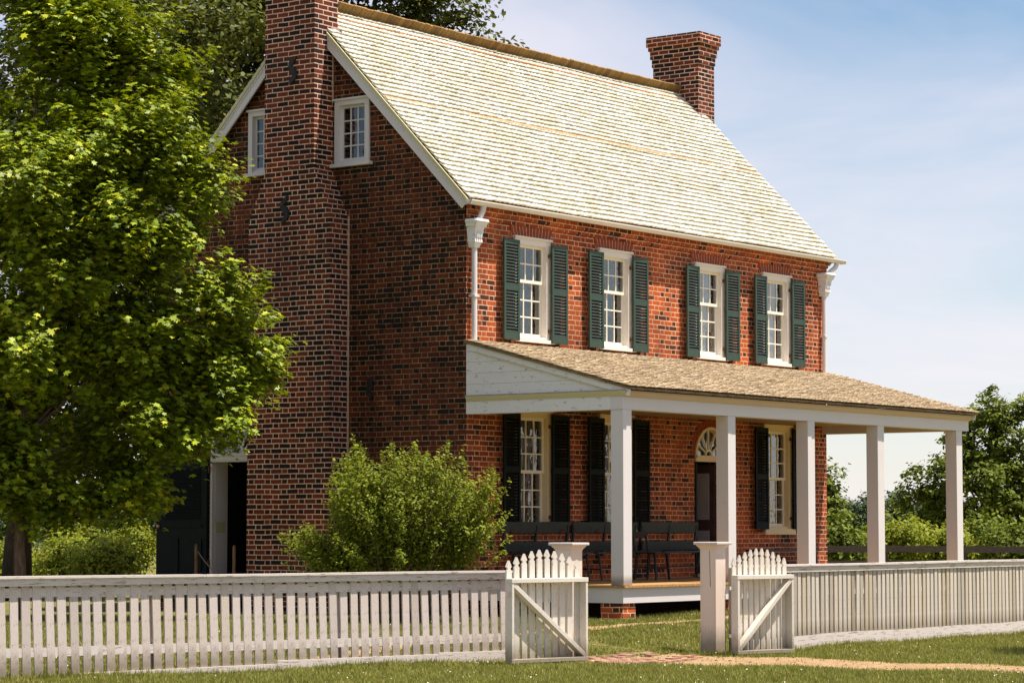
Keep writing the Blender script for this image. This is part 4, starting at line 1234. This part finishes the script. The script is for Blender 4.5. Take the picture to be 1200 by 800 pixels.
# ------------------------------------------------------------------ foliage
FX = np.array([0.8013, 0.5983, 0.0]); RX = np.array([0.5983, -0.8013, 0.0]); UZ = np.array([0, 0, 1.0])
LEAF_MAPLE = np.array([(0, -0.5), (0.13, -0.28), (0.46, -0.30), (0.30, -0.05), (0.50, 0.18), (0.20, 0.16), (0, 0.55), (-0.20, 0.16), (-0.50, 0.18), (-0.30, -0.05), (-0.46, -0.30), (-0.13, -0.28)])
LEAF_OVAL = np.array([(0, -0.5), (0.26, -0.15), (0.22, 0.2), (0, 0.5), (-0.22, 0.2), (-0.26, -0.15)])
LEAF_QUAD = np.array([(0, -0.5), (0.32, 0.0), (0, 0.5), (-0.32, 0.0)])
def leaves_mesh(name, P, Nrm, size, shape, mat, parent, r, curl=0.12):
    """one polygon fan per leaf; P centres, Nrm normals"""
    n = len(P)
    Nrm = Nrm / np.linalg.norm(Nrm, axis=1, keepdims=True)
    a = np.cross(Nrm, r.normal(size=(n, 3))); a /= np.linalg.norm(a, axis=1, keepdims=True) + 1e-9
    b = np.cross(Nrm, a)
    k = len(shape)
    sx = shape[:, 0][None, :, None]; sy = shape[:, 1][None, :, None]
    sz = size[:, None, None]
    bend = -curl * (sx ** 2 * 3 + (sy - 0.1) ** 2 * 2)
    V = P[:, None, :] + sz * (a[:, None, :] * sx + b[:, None, :] * sy + Nrm[:, None, :] * bend)
    V = V.reshape(-1, 3)
    F = np.arange(n * k).reshape(n, k)
    return np_mesh(name, V, F, mat, parent)
def sublobes(lobes, k, f, seed, keep=0.72, zs=0.55, core_w=1.0):
    """a dense core for every lobe and flat, spreading sprays on its surface: (lateral, depth, z, radius, z scale, weight)"""
    r = np.random.default_rng(seed); out = []
    for a, b, c, d in lobes:
        out.append((a, b, c, d * keep, 1.0, core_w * d ** 2.3))
        n = k if d > 0.8 else max(2, k // 2)
        for _ in range(n):
            v = r.normal(size=3); v /= np.linalg.norm(v); v[2] = v[2] * 0.9 + 0.1
            q = d * f * r.uniform(0.7, 1.3)
            e = d - q * 0.5
            out.append((a + v[0] * e, b + v[1] * e, c + v[2] * e, q, zs, 1.25 * q ** 1.6 * d ** 0.5))
    return out
def crown(name, base, lobes, nclump, per, leaf, shape, mat, parent, seed, clump_r=0.34, droop=0.15, shell=0.55, flat=0.6, up=0.75, inner=0.25, outw=0.55, lift=0.0):
    r = np.random.default_rng(seed)
    lob = np.array(lobes, float)     # lateral, depth, z, radius
    C = base[None] + lob[:, :1] * RX + lob[:, 1:2] * FX + lob[:, 2:3] * UZ
    rad = lob[:, 3]
    vol = lob[:, 5] if lob.shape[1] > 4 else rad ** 2.3
    zsc = lob[:, 4] if lob.shape[1] > 4 else np.ones(len(lob))
    idx = r.choice(len(lob), nclump, p=vol / vol.sum())
    dirs = r.normal(size=(nclump, 3)); dirs /= np.linalg.norm(dirs, axis=1, keepdims=True)
    rr = np.where(r.random(nclump) < inner, r.random(nclump) ** 0.5 * 0.75, shell + (1 - shell) * r.random(nclump) ** 0.6)
    rr *= 1 + 0.10 * r.normal(size=nclump)
    dd = dirs * (rad[idx] * rr)[:, None]; dd[:, 2] *= zsc[idx]
    cc = C[idx] + dd
    ctr = C.mean(0)
    outd = 0.6 * dirs + 0.4 * (cc - ctr) / (np.linalg.norm(cc - ctr, axis=1, keepdims=True) + 1e-6)
    outd[:, 2] = outd[:, 2] * 0.5 + lift
    outd /= np.linalg.norm(outd, axis=1, keepdims=True) + 1e-9
    # sprays: leaves along a short, slightly drooping twig
    n = nclump * per
    ci = np.repeat(np.arange(nclump), per)
    csz = (clump_r * (0.6 + 0.8 * r.random(nclump)))[ci]
    t = r.random(n) * 2 - 1
    off = outd[ci] * (t * csz)[:, None]
    off[:, 2] += -droop * csz * t ** 2
    sc = r.normal(size=(n, 3)) * (csz * 0.42 * (1.1 - 0.6 * np.maximum(t, 0)))[:, None]
    sc[:, 2] *= flat
    P = cc[ci] + off + sc
    N = UZ * up + outd[ci] * outw + r.normal(size=(n, 3)) * 0.42
    size = leaf * (0.65 + 0.6 * r.random(n))
    return leaves_mesh(name, P, N, size, shape, mat, parent, r)
def limbs(base, lobes, r0, mat, parent, name, seed, ztop, sub=3, trunk_pts=None):
    r = random.Random(seed)
    mb = MB()
    b = Vector(base)
    top = b + Vector((0, 0, ztop))
    pts = []
    for k in range(9):
        f = k / 8
        pts.append(b + Vector((0.05 * math.sin(f * 5 + seed) * ztop * 0.2, 0.05 * math.cos(f * 4) * ztop * 0.15, ztop * f)))
    rads = [r0 * (1.25 if k == 0 else 1.0) * (1 - 0.85 * (k / 8) ** 1.1) for k in range(9)]
    mb.tube(pts, rads, 12)
    for (la, de, z, rad) in lobes:
        tgt = b + Vector(RX) * la + Vector(FX) * de + Vector((0, 0, z))
        f0 = max(0.18, min(0.85, (z - 0.55 * math.hypot(la, de) - 0.3) / ztop))
        k = f0 * 8; i = int(k); st = pts[i].lerp(pts[min(i + 1, 8)], k - i)
        rr = r0 * 0.42 * (1 - f0 * 0.6)
        mid = st.lerp(tgt, 0.5) + Vector((0, 0, 0.12 * (tgt - st).length)) + Vector((r.uniform(-.1, .1), r.uniform(-.1, .1), 0))
        q = [st, st.lerp(mid, 0.55), mid, mid.lerp(tgt, 0.6), tgt]
        mb.tube(q, [rr, rr * .8, rr * .6, rr * .4, rr * .15], 7)
        for _ in range(sub):
            s = q[r.choice((2, 3))]
            e = tgt + Vector((r.uniform(-1, 1), r.uniform(-1, 1), r.uniform(-.6, .9))) * rad * 0.8
            mb.tube([s, s.lerp(e, .5) + Vector((0, 0, .05 * rad)), e], [rr * .35, rr * .22, rr * .06], 5)
    return mb.build(name, mat, parent, smooth=True)

# maple beside the gable
mb_ = np.array([-5.5, 3.3, 0.0]); mz = float(gz(-5.5, 3.3))
maple = thing('maple_tree', (-5.5, 3.3, mz), 'large bright green maple tree in front of the brick gable behind the left fence', 'tree')
lob_m = [(2.15, 0.1, 4.15, 1.15), (2.7, -0.2, 4.75, 0.55), (2.6, 0.3, 3.75, 0.6), (1.35, -0.1, 6.95, 1.15), (1.65, 0.2, 8.0, 0.72), (0.35, -0.2, 8.2, 1.3), (0.1, -0.8, 5.9, 1.5),
         (1.0, 0.4, 3.6, 1.15), (-0.1, -0.6, 3.6, 1.2), (-1.6, 0, 5.4, 1.6), (-1.7, 0.2, 7.6, 1.4), (-1.5, 0, 3.5, 1.2), (0.3, 0.2, 9.4, 1.2), (1.35, 0.3, 2.75, 0.62), (1.85, -0.1, 3.0, 0.62),
         (2.05, 0.2, 6.15, 0.72), (2.35, 0, 6.45, 0.38), (1.2, 1.2, 5.2, 1.3), (-0.3, 1.4, 6.5, 1.4), (1.2, -0.9, 5.2, 0.85), (0.9, 0.9, 7.6, 1.0), (0.35, -1.1, 4.6, 0.8), (0.5, 1.0, 2.7, 0.7), (-0.5, 0.5, 2.6, .7), (2.2, 0.0, 5.2, .6), (0.0, -.3, 2.35, .8), (-1.0, 0.2, 2.4, .9), (0.9, 0.1, 2.3, .6), (1.4, 0.6, 2.2, .5), (2.5, 0.0, 3.15, .52), (2.05, 0.1, 2.55, .42), (-.6, -.9, 2.5, .8), (-1.2, 0, 1.95, .6), (-.5, .2, 1.85, .55), (.15, -.2, 1.95, .5), (.7, .1, 1.9, .5), (1.2, 0, 2.0, .45), (1.6, .2, 2.3, .45), (2.66, -.1, 3.0, .42), (2.75, 0, 3.35, .4), (2.3, 0, 2.7, .4)]
lob_m = [(a, b, c - mz, d) for a, b, c, d in lob_m]
mbase = np.array([-5.5, 3.3, mz])
crown('crown', mbase, sublobes(lob_m, 6, 0.42, 17, 0.66, 0.75, 0.8), 2100, 74, 0.104, LEAF_MAPLE, 'leaf_maple', maple, 5, clump_r=0.27, droop=0.3, shell=0.80, inner=0.26, up=0.85, outw=0.75, flat=0.8, lift=0.55)
limbs(mbase, [q for q in lob_m if q[3] >= 0.7][:17], 0.080, 'bark', maple, 'trunk', 3, 8.6)

# taller dark trees behind
tb = thing('tall_tree', (1.7, 11.1, float(gz(1.7, 11.1))), 'tall dark tree with a thick black trunk standing right behind the maple', 'tree')
zb_ = float(gz(1.7, 11.1)); bb = np.array([1.7, 11.1, zb_])
lob_b = [(1.0, 0, 7.1, 2.0), (2.3, 0.4, 9.0, 1.8), (-0.5, 0, 9.3, 2.2), (0.4, 0.5, 5.2, 1.6), (-1.9, 0, 7.0, 2.0), (1.0, 0, 11.0, 2.0), (-1.5, 0.5, 4.4, 1.4), (3.1, 0.5, 10.6, 1.3), (1.8, 0.5, 4.0, 0.9), (1.0, 1.2, 3.2, 0.9), (2.5, 0.8, 6.0, 1.3), (-0.4, 0.8, 3.4, .8), (1.6, 0.6, 2.7, .8), (0.6, .8, 2.5, .7), (-1.2, .6, 3.0, 1.0), (2.3, .6, 2.95, .8), (2.35, .6, 4.0, .9), (-.8, .8, 2.6, .8), (0.8, .5, 3.9, 1.0)]
lob_b = [(a, b, c - zb_, d) for a, b, c, d in lob_b]
crown('crown', bb, sublobes(lob_b, 5, 0.34, 18), 1900, 36, 0.13, LEAF_OVAL, 'leaf_dark', tb, 6, clump_r=0.42, droop=0.2, shell=0.6, inner=0.35)
limbs(bb, lob_b, 0.235, 'bark_dark', tb, 'trunk', 5, 11)
ta = thing('tall_tree', (13.0, 12.8, float(gz(13, 12.8))), 'tall dark tree rising over the roof ridge behind the house', 'tree')
za = float(gz(13, 12.8)); ba = np.array([13.0, 12.8, za])
lob_a = [(-0.2, 0, 13.2, 2.3), (1.55, 0, 12.9, 1.05), (2.3, 0, 12.15, 0.62), (2.7, 0.1, 11.9, .35), (-2.4, 0, 12.4, 2.1), (-3.5, 0, 11.0, 1.9), (-2.3, 0.3, 10.0, 1.6), (0.2, 0.4, 11.0, 1.9), (-4.6, 0.2, 12.6, 1.7), (-3.0, 0, 8.6, 1.7), (-4.4, 0, 9.4, 1.4), (0.9, 0, 14.1, 1.2), (2.0, .4, 10.8, 1.2)]
lob_a = [(a, b, c - za, d) for a, b, c, d in lob_a]
crown('crown', ba, sublobes(lob_a, 5, 0.32, 19, 0.85), 2200, 34, 0.145, LEAF_OVAL, 'leaf_dark', ta, 8, clump_r=0.45, droop=0.1, shell=0.6, inner=0.35)
limbs(ba, lob_a, 0.30, 'bark_dark', ta, 'trunk', 8, 12.5)

# big round tree at the right
br = np.array([56.5, 19.7, float(gz(56.5, 19.7))])
tr_ = thing('broad_tree', tuple(br), 'broad leafy green tree beyond the rail fence, behind the rightmost porch post', 'tree')
lob_r = [(0.2, 0, 4.5, 1.75), (-1.75, 0, 3.45, 1.15), (-2.4, 0.2, 2.3, 0.85), (2.3, 0, 3.9, 1.8), (0.3, 0, 5.75, 0.95), (-0.9, 0, 5.1, 0.8), (-1.4, 0, 1.7, 1.25), (1.2, 0, 1.6, 1.7), (3.0, 0, 5.6, 1.2), (-0.2, -.5, 3, 1.6), (3.5, 0.5, 1.5, 1.8), (-2.9, 0, 3.1, .45), (1.4, 0, 5.9, .7), (-0.8, 0.4, .4, 1.3), (1.2, .4, .3, 1.5)]
lob_r = [(a, b, c - br[2], d) for a, b, c, d in lob_r]
crown('crown', br, sublobes(lob_r, 6, 0.33, 20, .8), 1900, 26, 0.19, LEAF_OVAL, 'leaf_right', tr_, 9, clump_r=0.36, droop=0.2, shell=0.7, inner=0.25)
limbs(br, lob_r, 0.24, 'bark_dark', tr_, 'trunk', 12, 5.2 - br[2])

# smaller distinct trees
def small_tree(name, px_lat, depth_pos, label, mat, scale, seed, group, zc=0.0, lobes=None, leaf=0.2, n=420):
    b = np.array(depth_pos, float)
    t = thing(name, tuple(b), label, 'tree', group)
    lb = lobes or [(0, 0, 2.6, 1.2), (-0.8, 0, 2.1, 0.9), (0.85, 0.2, 2.2, 0.95), (0.1, 0, 3.5, 0.85), (0.2, 0.3, 1.4, 1.0), (-0.7, .2, 1.2, .8)]
    lb = [(a * scale, c * scale, z * scale, r_ * scale) for a, c, z, r_ in lb]
    crown('crown', b, lb, n, 24, leaf, LEAF_OVAL, mat, t, seed, clump_r=0.30 * scale, shell=0.7)
    limbs(b, lb, 0.09 * scale, 'bark_dark', t, 'trunk', seed, 3.0 * scale, sub=2)
    return t
C0 = np.array([-30.03, -23.257, 0.0])
def at(px, dist):      # ground point seen at a bearing (tenths of the picture's width) and distance, used for far things only
    p = C0 + FX * dist + RX * ((px - 600) * dist / 3066.0)
    return (p[0], p[1], float(gz(p[0], p[1])))
small_tree('young_tree', 0, at(958, 78), 'slender tree showing its leaves past the far corner of the brick house', 'leaf_right', 1.0, 21, None,
           lobes=[(-0.1, 0, 2.4, 0.65), (0.25, 0, 2.9, .35), (0.0, 0, 1.3, .7), (-0.7, 0, 2.6, 1.0), (0.45, 0, 1.7, .3), (.3, 0, 2.3, .3)], leaf=0.15)
GF = 'distant trees along the far edge of the field'
ft = small_tree('distant_tree', 0, at(1013, 190), 'round topped distant tree seen left of the fourth porch post', 'leaf_far', 1.08, 22, GF, leaf=0.2, n=520)
far_list = [(985, 230, 1.2, 'low distant tree beside the far house corner'), (1048, 210, 1.3, 'distant tree just right of the fourth porch post'), (1085, 240, 1.35, 'distant tree half hidden by the broad leafy tree'),
            (14, 170, 1.15, 'distant tree seen left of the maple trunk'), (78, 185, 1.35, 'distant tree seen just right of the maple trunk'), (125, 210, 1.25, 'distant tree seen under the middle of the maple crown'), (165, 180, 1.3, 'distant tree seen beside the dark open door leaf')]
for px, dist, sc_, lb in far_list:
    c = copy_tree(ft)
    c.location = at(px, dist); s_ = sc_ / 1.15
    c.scale = (s_ * 1.15, s_ * 1.15, s_)
    c.rotation_euler = (0, 0, random.uniform(0, 6))
    c['label'] = lb
# children of ft were built in world space with the parent's offset cancelled, so copies follow their own root

# bushes
def bush(name, loc, r_, h, label, mat, seed, group, leaf=0.085, n=260, per=24, nl=5):
    b = np.array(loc, float)
    rr = random.Random(seed)
    t = thing(name, tuple(b), label, 'bush', group)
    lb = [(rr.uniform(-.5, .5) * r_, rr.uniform(-.4, .4) * r_, h * rr.uniform(0.25, 0.72), r_ * rr.uniform(0.45, 0.7)) for _ in range(nl)]
    crown('foliage', b, lb, n, per, leaf, LEAF_OVAL, mat, t, seed, clump_r=0.2 * r_ + .06, shell=0.7, flat=0.9, up=0.6)
    mb = MB()
    for _ in range(7):
        e = b + RX * rr.uniform(-.5, .5) * r_ + FX * rr.uniform(-.4, .4) * r_ + UZ * h * rr.uniform(.5, .8)
        mb.tube([tuple(b - UZ * .05), tuple((b + e) / 2 + UZ * .1 * h), tuple(e)], [0.02, 0.013, 0.005], 5)
    mb.build('stem', 'bark_dark', t)
    return t
GL = 'yellow green bushes seen under the maple'
for i, (px, dist, r_, h, lb) in enumerate([(-6, 62, 0.8, 1.3, 'yellow green bush at the left edge of the photo above the fence'), (70, 60, 0.75, 1.2, 'yellow green bush just right of the maple trunk'),
        (100, 64, 0.8, 1.6, 'tallest yellow green bush under the maple crown'), (128, 58, 0.75, 1.2, 'yellow green bush under the right half of the maple crown'), (168, 62, 0.8, 1.4, 'yellow green bush touching the dark open door leaf'),
        (36, 66, .75, 1.2, 'yellow green bush mostly hidden behind the maple trunk')]):
    bush('bush', at(px, dist), r_, h, lb, 'leaf_bright', 40 + i, GL)
GR = 'green bushes beyond the rail fence'
for i, (px, dist, r_, h, lb, m_) in enumerate([(985, 76, 0.9, 1.75, 'bright bush behind the rail fence next to the house corner', 'leaf_right'), (1018, 84, 0.9, 1.5, 'low green bush left of the fourth porch post beyond the rail fence', 'leaf_right'),
        (1052, 80, 1.0, 1.75, 'bright green bush right of the fourth porch post beyond the rail fence', 'leaf_bright'), (1076, 86, 1.0, 1.6, 'bright green bush midway between the two last porch posts', 'leaf_bright'),
        (1104, 82, 0.9, 1.6, 'bright green bush at the foot of the broad tree, left of the last porch post', 'leaf_bright'), (1150, 84, 1.1, 1.9, 'dark low bush behind the rail fence right of the last porch post', 'leaf_right'),
        (1190, 80, 1.1, 1.9, 'dark low bush behind the rail fence at the right edge of the photo', 'leaf_right'), (972, 92, 1.0, 1.9, 'leafy bush half hidden behind the far corner of the brick house', 'leaf_right')]):
    bush('bush', at(px, dist), r_, h, lb, m_, 60 + i, GR, leaf=0.15, n=230)

# distant wooded rise closing the horizon
def woods():
    r = np.random.default_rng(77)
    n = 16000
    px = r.uniform(-500, 1700, n); dist = r.uniform(300, 380, n)
    P = C0[None] + FX * dist[:, None] + RX * ((px - 600) * dist / 3066.0)[:, None]
    h = 1.3 + 0.6 * np.sin(px * 0.021) + 0.4 * np.sin(px * 0.063 + 1) + 0.3 * np.sin(px * .17)
    P[:, 2] = -1.2 + (h + 1.2) * r.random(n) ** 0.7
    N = r.normal(size=(n, 3)) * 0.5 + UZ * 0.7 - FX * 0.4
    o = leaves_mesh('distant_woods', P, N, 1.3 * (0.6 + 0.8 * r.random(n)), LEAF_OVAL, 'leaf_far', None, r)
    tag(o, 'low strip of distant woodland along the horizon', 'woods', kind='stuff')
woods()

# shrub at the house corner: many upright leafy shoots
def shrub():
    b = np.array([-2.75, -1.0, float(gz(-2.75, -1.0))])
    t = thing('garden_shrub', tuple(b), 'large light green leafy shrub against the corner of the brick house', 'shrub')
    r = np.random.default_rng(31)
    Ps = []; Ns = []; Ss = []
    mb = MB()
    nsh = 760
    for k in range(nsh):
        a = r.uniform(0, 2 * math.pi); q = math.sqrt(r.random())
        lat = q * math.cos(a) * 1.48; dp = q * math.sin(a) * 0.85
        # crown height profile over lateral position
        hmax = 2.62 * (1 - 0.30 * abs(lat / 1.62) ** 2.0) * (1 - 0.35 * (dp / 0.85) ** 2)
        if lat < -0.95: hmax *= 0.62
        hmax *= 0.90 + 0.045 * math.sin(lat * 9.3 + 1.3) + 0.10 * r.random()
        start = b + RX * lat * 0.35 + FX * dp * 0.35 + UZ * 0.05
        zt = hmax * (0.45 + 0.55 * r.random() ** 0.55)
        tip = b + RX * (lat * (1.0 + 0.06 * r.normal())) + FX * dp + UZ * zt
        if k % 12 == 0 and r.random() < .9:      # stray long whips
            tip = tip + UZ * 0.22 * r.random() + RX * 0.12 * r.normal()
        mid = (start + tip) / 2 + UZ * 0.12 * zt
        if k % 4 == 0: mb.tube([tuple(start), tuple(mid), tuple(tip)], [0.012, 0.007, 0.003], 4, cap=False)
        m = 70
        f = 1 - 0.62 * r.random(m) ** 1.15
        base = np.where(f[:, None] < 0.5, start + (mid - start) * (f[:, None] * 2), mid + (tip - mid) * (f[:, None] * 2 - 1))
        Ps.append(base + r.normal(size=(m, 3)) * (0.075 * (1.15 - 0.85 * f))[:, None]); 
        Ns.append(r.normal(size=(m, 3)) * 0.5 + UZ * 0.85 + (RX * lat + FX * dp)[None] * 0.3)
        Ss.append(0.052 * (0.7 + 0.6 * r.random(m)))
    leaves_mesh('foliage', np.concatenate(Ps), np.concatenate(Ns), np.concatenate(Ss), LEAF_OVAL, 'leaf_shrub', t, r)
    mb.build('stem', 'bark', t)
shrub()

# tree just outside the picture on the right; its shade falls on the verge
zo = float(gz(0.7, -10.8))
to = thing('roadside_tree', (0.9, -10.9, zo), 'small tree beyond the right edge of the photo, known only by its shade', 'tree')
lo_ = [(0.0, 0, 4.1, 1.05), (0.6, 0.2, 3.8, .9), (0.3, 0, 4.9, .8), (0.9, -.5, 4.5, .8)]
crown('crown', np.array([0.9, -10.9, zo]), lo_, 300, 40, 0.13, LEAF_OVAL, 'leaf_right', to, 55, clump_r=.3)
limbs(np.array([0.9, -10.9, zo]), lo_, 0.09, 'bark', to, 'trunk', 4, 3.9, sub=1)

# ------------------------------------------------------------------ grass
def grass():
    r = np.random.default_rng(5)
    n = 420000
    dist = 23 + 14.5 * r.random(n) ** 1.0
    px = r.uniform(-40, 1260, n)
    P = C0[None] + FX * dist[:, None] + RX * ((px - 600) * dist / 3066.0)[:, None]
    x, y = P[:, 0], P[:, 1]
    keep = ~((x > -0.1) & (y > -2.85))
    ragged = 0.16 * (wav(x, 3.1, 0.5) + wav(y, 4.3, 2.1))
    inside = path_mask(x + ragged, y + 0.6 * ragged) & path_mask(x - 0.12, y) & path_mask(x + 0.12, y)
    keep &= ~(path_mask(x, y) & (r.random(n) < np.where(inside, 0.985, 0.35)))
    keep &= ~(path2_mask(x, y) & (r.random(n) < 0.8))
    keep &= ~((x > -5.45) & (x < -3.5) & (y > -6.5) & (y < -5.25) & (r.random(n) < 0.9))
    # thin, worn patches
    pn = 0.5 + 0.5 * np.sin(x * 2.1 + 1.3 * np.sin(y * 1.7)) * np.sin(y * 2.6 + 0.8 * np.sin(x * 3.1))
    keep &= r.random(n) < 0.55 + 0.45 * pn
    P = P[keep]; n = len(P)
    P[:, 2] = gz(P[:, 0], P[:, 1]) - 0.005
    hgt = 0.028 + 0.035 * r.random(n) ** 1.8
    a = r.uniform(0, 2 * math.pi, n)
    wv = np.stack([np.cos(a), np.sin(a), np.zeros(n)], 1) * (0.0045 + 0.005 * r.random(n))[:, None]
    ln = np.stack([r.normal(size=n), r.normal(size=n), np.zeros(n)], 1) * 0.35 * hgt[:, None]
    tip = P + ln + UZ * hgt[:, None]
    V = np.stack([P - wv, P + wv, tip], 1).reshape(-1, 3)
    F = np.arange(3 * n).reshape(n, 3)
    o = np_mesh('grass', V, F, 'grass')
    tag(o, 'short dry green lawn grass around the gateway and fences', 'grass', kind='stuff')
    # taller tufts along fence feet and posts
    pts = []
    def line(a, b, m, w_):
        for _ in range(m):
            f = r.random(); pts.append((a[0] + (b[0] - a[0]) * f + r.normal() * w_, a[1] + (b[1] - a[1]) * f + r.normal() * w_))
    line((-5.6, -5.12), (-13, -3.0), 5000, 0.05); line((-2.5, -6.32), (7, -6.25), 5000, 0.05)
    line((-5.2, -5.75), (-6.4, -5.55), 900, 0.05); line((-3.05, -6.4), (-2.1, -6.7), 900, 0.05)
    line((-2.6, -6.0), (-2.9, -6.0), 500, 0.09); line((-0.05, -2.85), (10.3, -2.85), 7000, 0.07)
    pts = np.array(pts); n = len(pts)
    P = np.zeros((n, 3)); P[:, :2] = pts; P[:, 2] = gz(P[:, 0], P[:, 1]) - .005
    hgt = 0.04 + 0.07 * r.random(n) ** 2
    a = r.uniform(0, 2 * math.pi, n)
    wv = np.stack([np.cos(a), np.sin(a), np.zeros(n)], 1) * 0.006
    tip = P + np.stack([r.normal(size=n), r.normal(size=n), np.zeros(n)], 1) * 0.3 * hgt[:, None] + UZ * hgt[:, None]
    V = np.stack([P - wv, P + wv, tip], 1).reshape(-1, 3)
    o = np_mesh('grass', V, np.arange(3 * n).reshape(n, 3), 'grass')
    tag(o, 'longer unmown grass at the feet of the fences and porch', 'grass', kind='stuff')
grass()
def clover():
    r = np.random.default_rng(91)
    n = 1100
    dist = 24 + 13 * r.random(n); px = r.uniform(-20, 1240, n)
    P = C0[None] + FX * dist[:, None] + RX * ((px - 600) * dist / 3066.0)[:, None]
    x, y = P[:, 0], P[:, 1]
    k = ~((x > -0.1) & (y > -2.85)) & ~path_mask(x, y) & (np.sin(x * 1.3 + 1) * np.sin(y * 1.7) > -0.3)
    P = P[k]; n = len(P)
    P[:, 2] = gz(P[:, 0], P[:, 1]) + 0.045 + 0.015 * r.random(n)
    o = leaves_mesh('clover_flowers', P, UZ * 0.6 + r.normal(size=(n, 3)) * 0.5, 0.018 * (0.6 + 0.7 * r.random(n)), LEAF_OVAL, 'clover', None, r)
    tag(o, 'small pale clover flower heads scattered through the lawn', 'flowers', kind='stuff')
MAT['clover'] = mat_simple('clover_white', (0.72, 0.66, 0.52), 0.9, 0.1, 4, 0.2)
clover()
def litter():
    r = np.random.default_rng(92)
    n = 1500
    y = r.uniform(-13.5, -5.6, n); x = -4.05 + r.normal(size=n) * 0.6
    P = np.stack([x, y, gz(x, y) + 0.012], 1)
    o = leaves_mesh('path_grit', P, UZ * 1.0 + r.normal(size=(n, 3)) * 0.35, 0.03 * (0.4 + 1.1 * r.random(n) ** 2), LEAF_OVAL, 'grit', None, r)
    tag(o, 'grit and dead leaf litter lying on the dirt path by the gateway', 'litter', kind='stuff')
MAT['grit'] = mat_shingle('grit', [(0.16, 0.10, 0.06), (0.40, 0.30, 0.20), (0.24, 0.14, 0.07), (0.5, 0.4, 0.3)], (0.2, 0.14, 0.08))
litter()
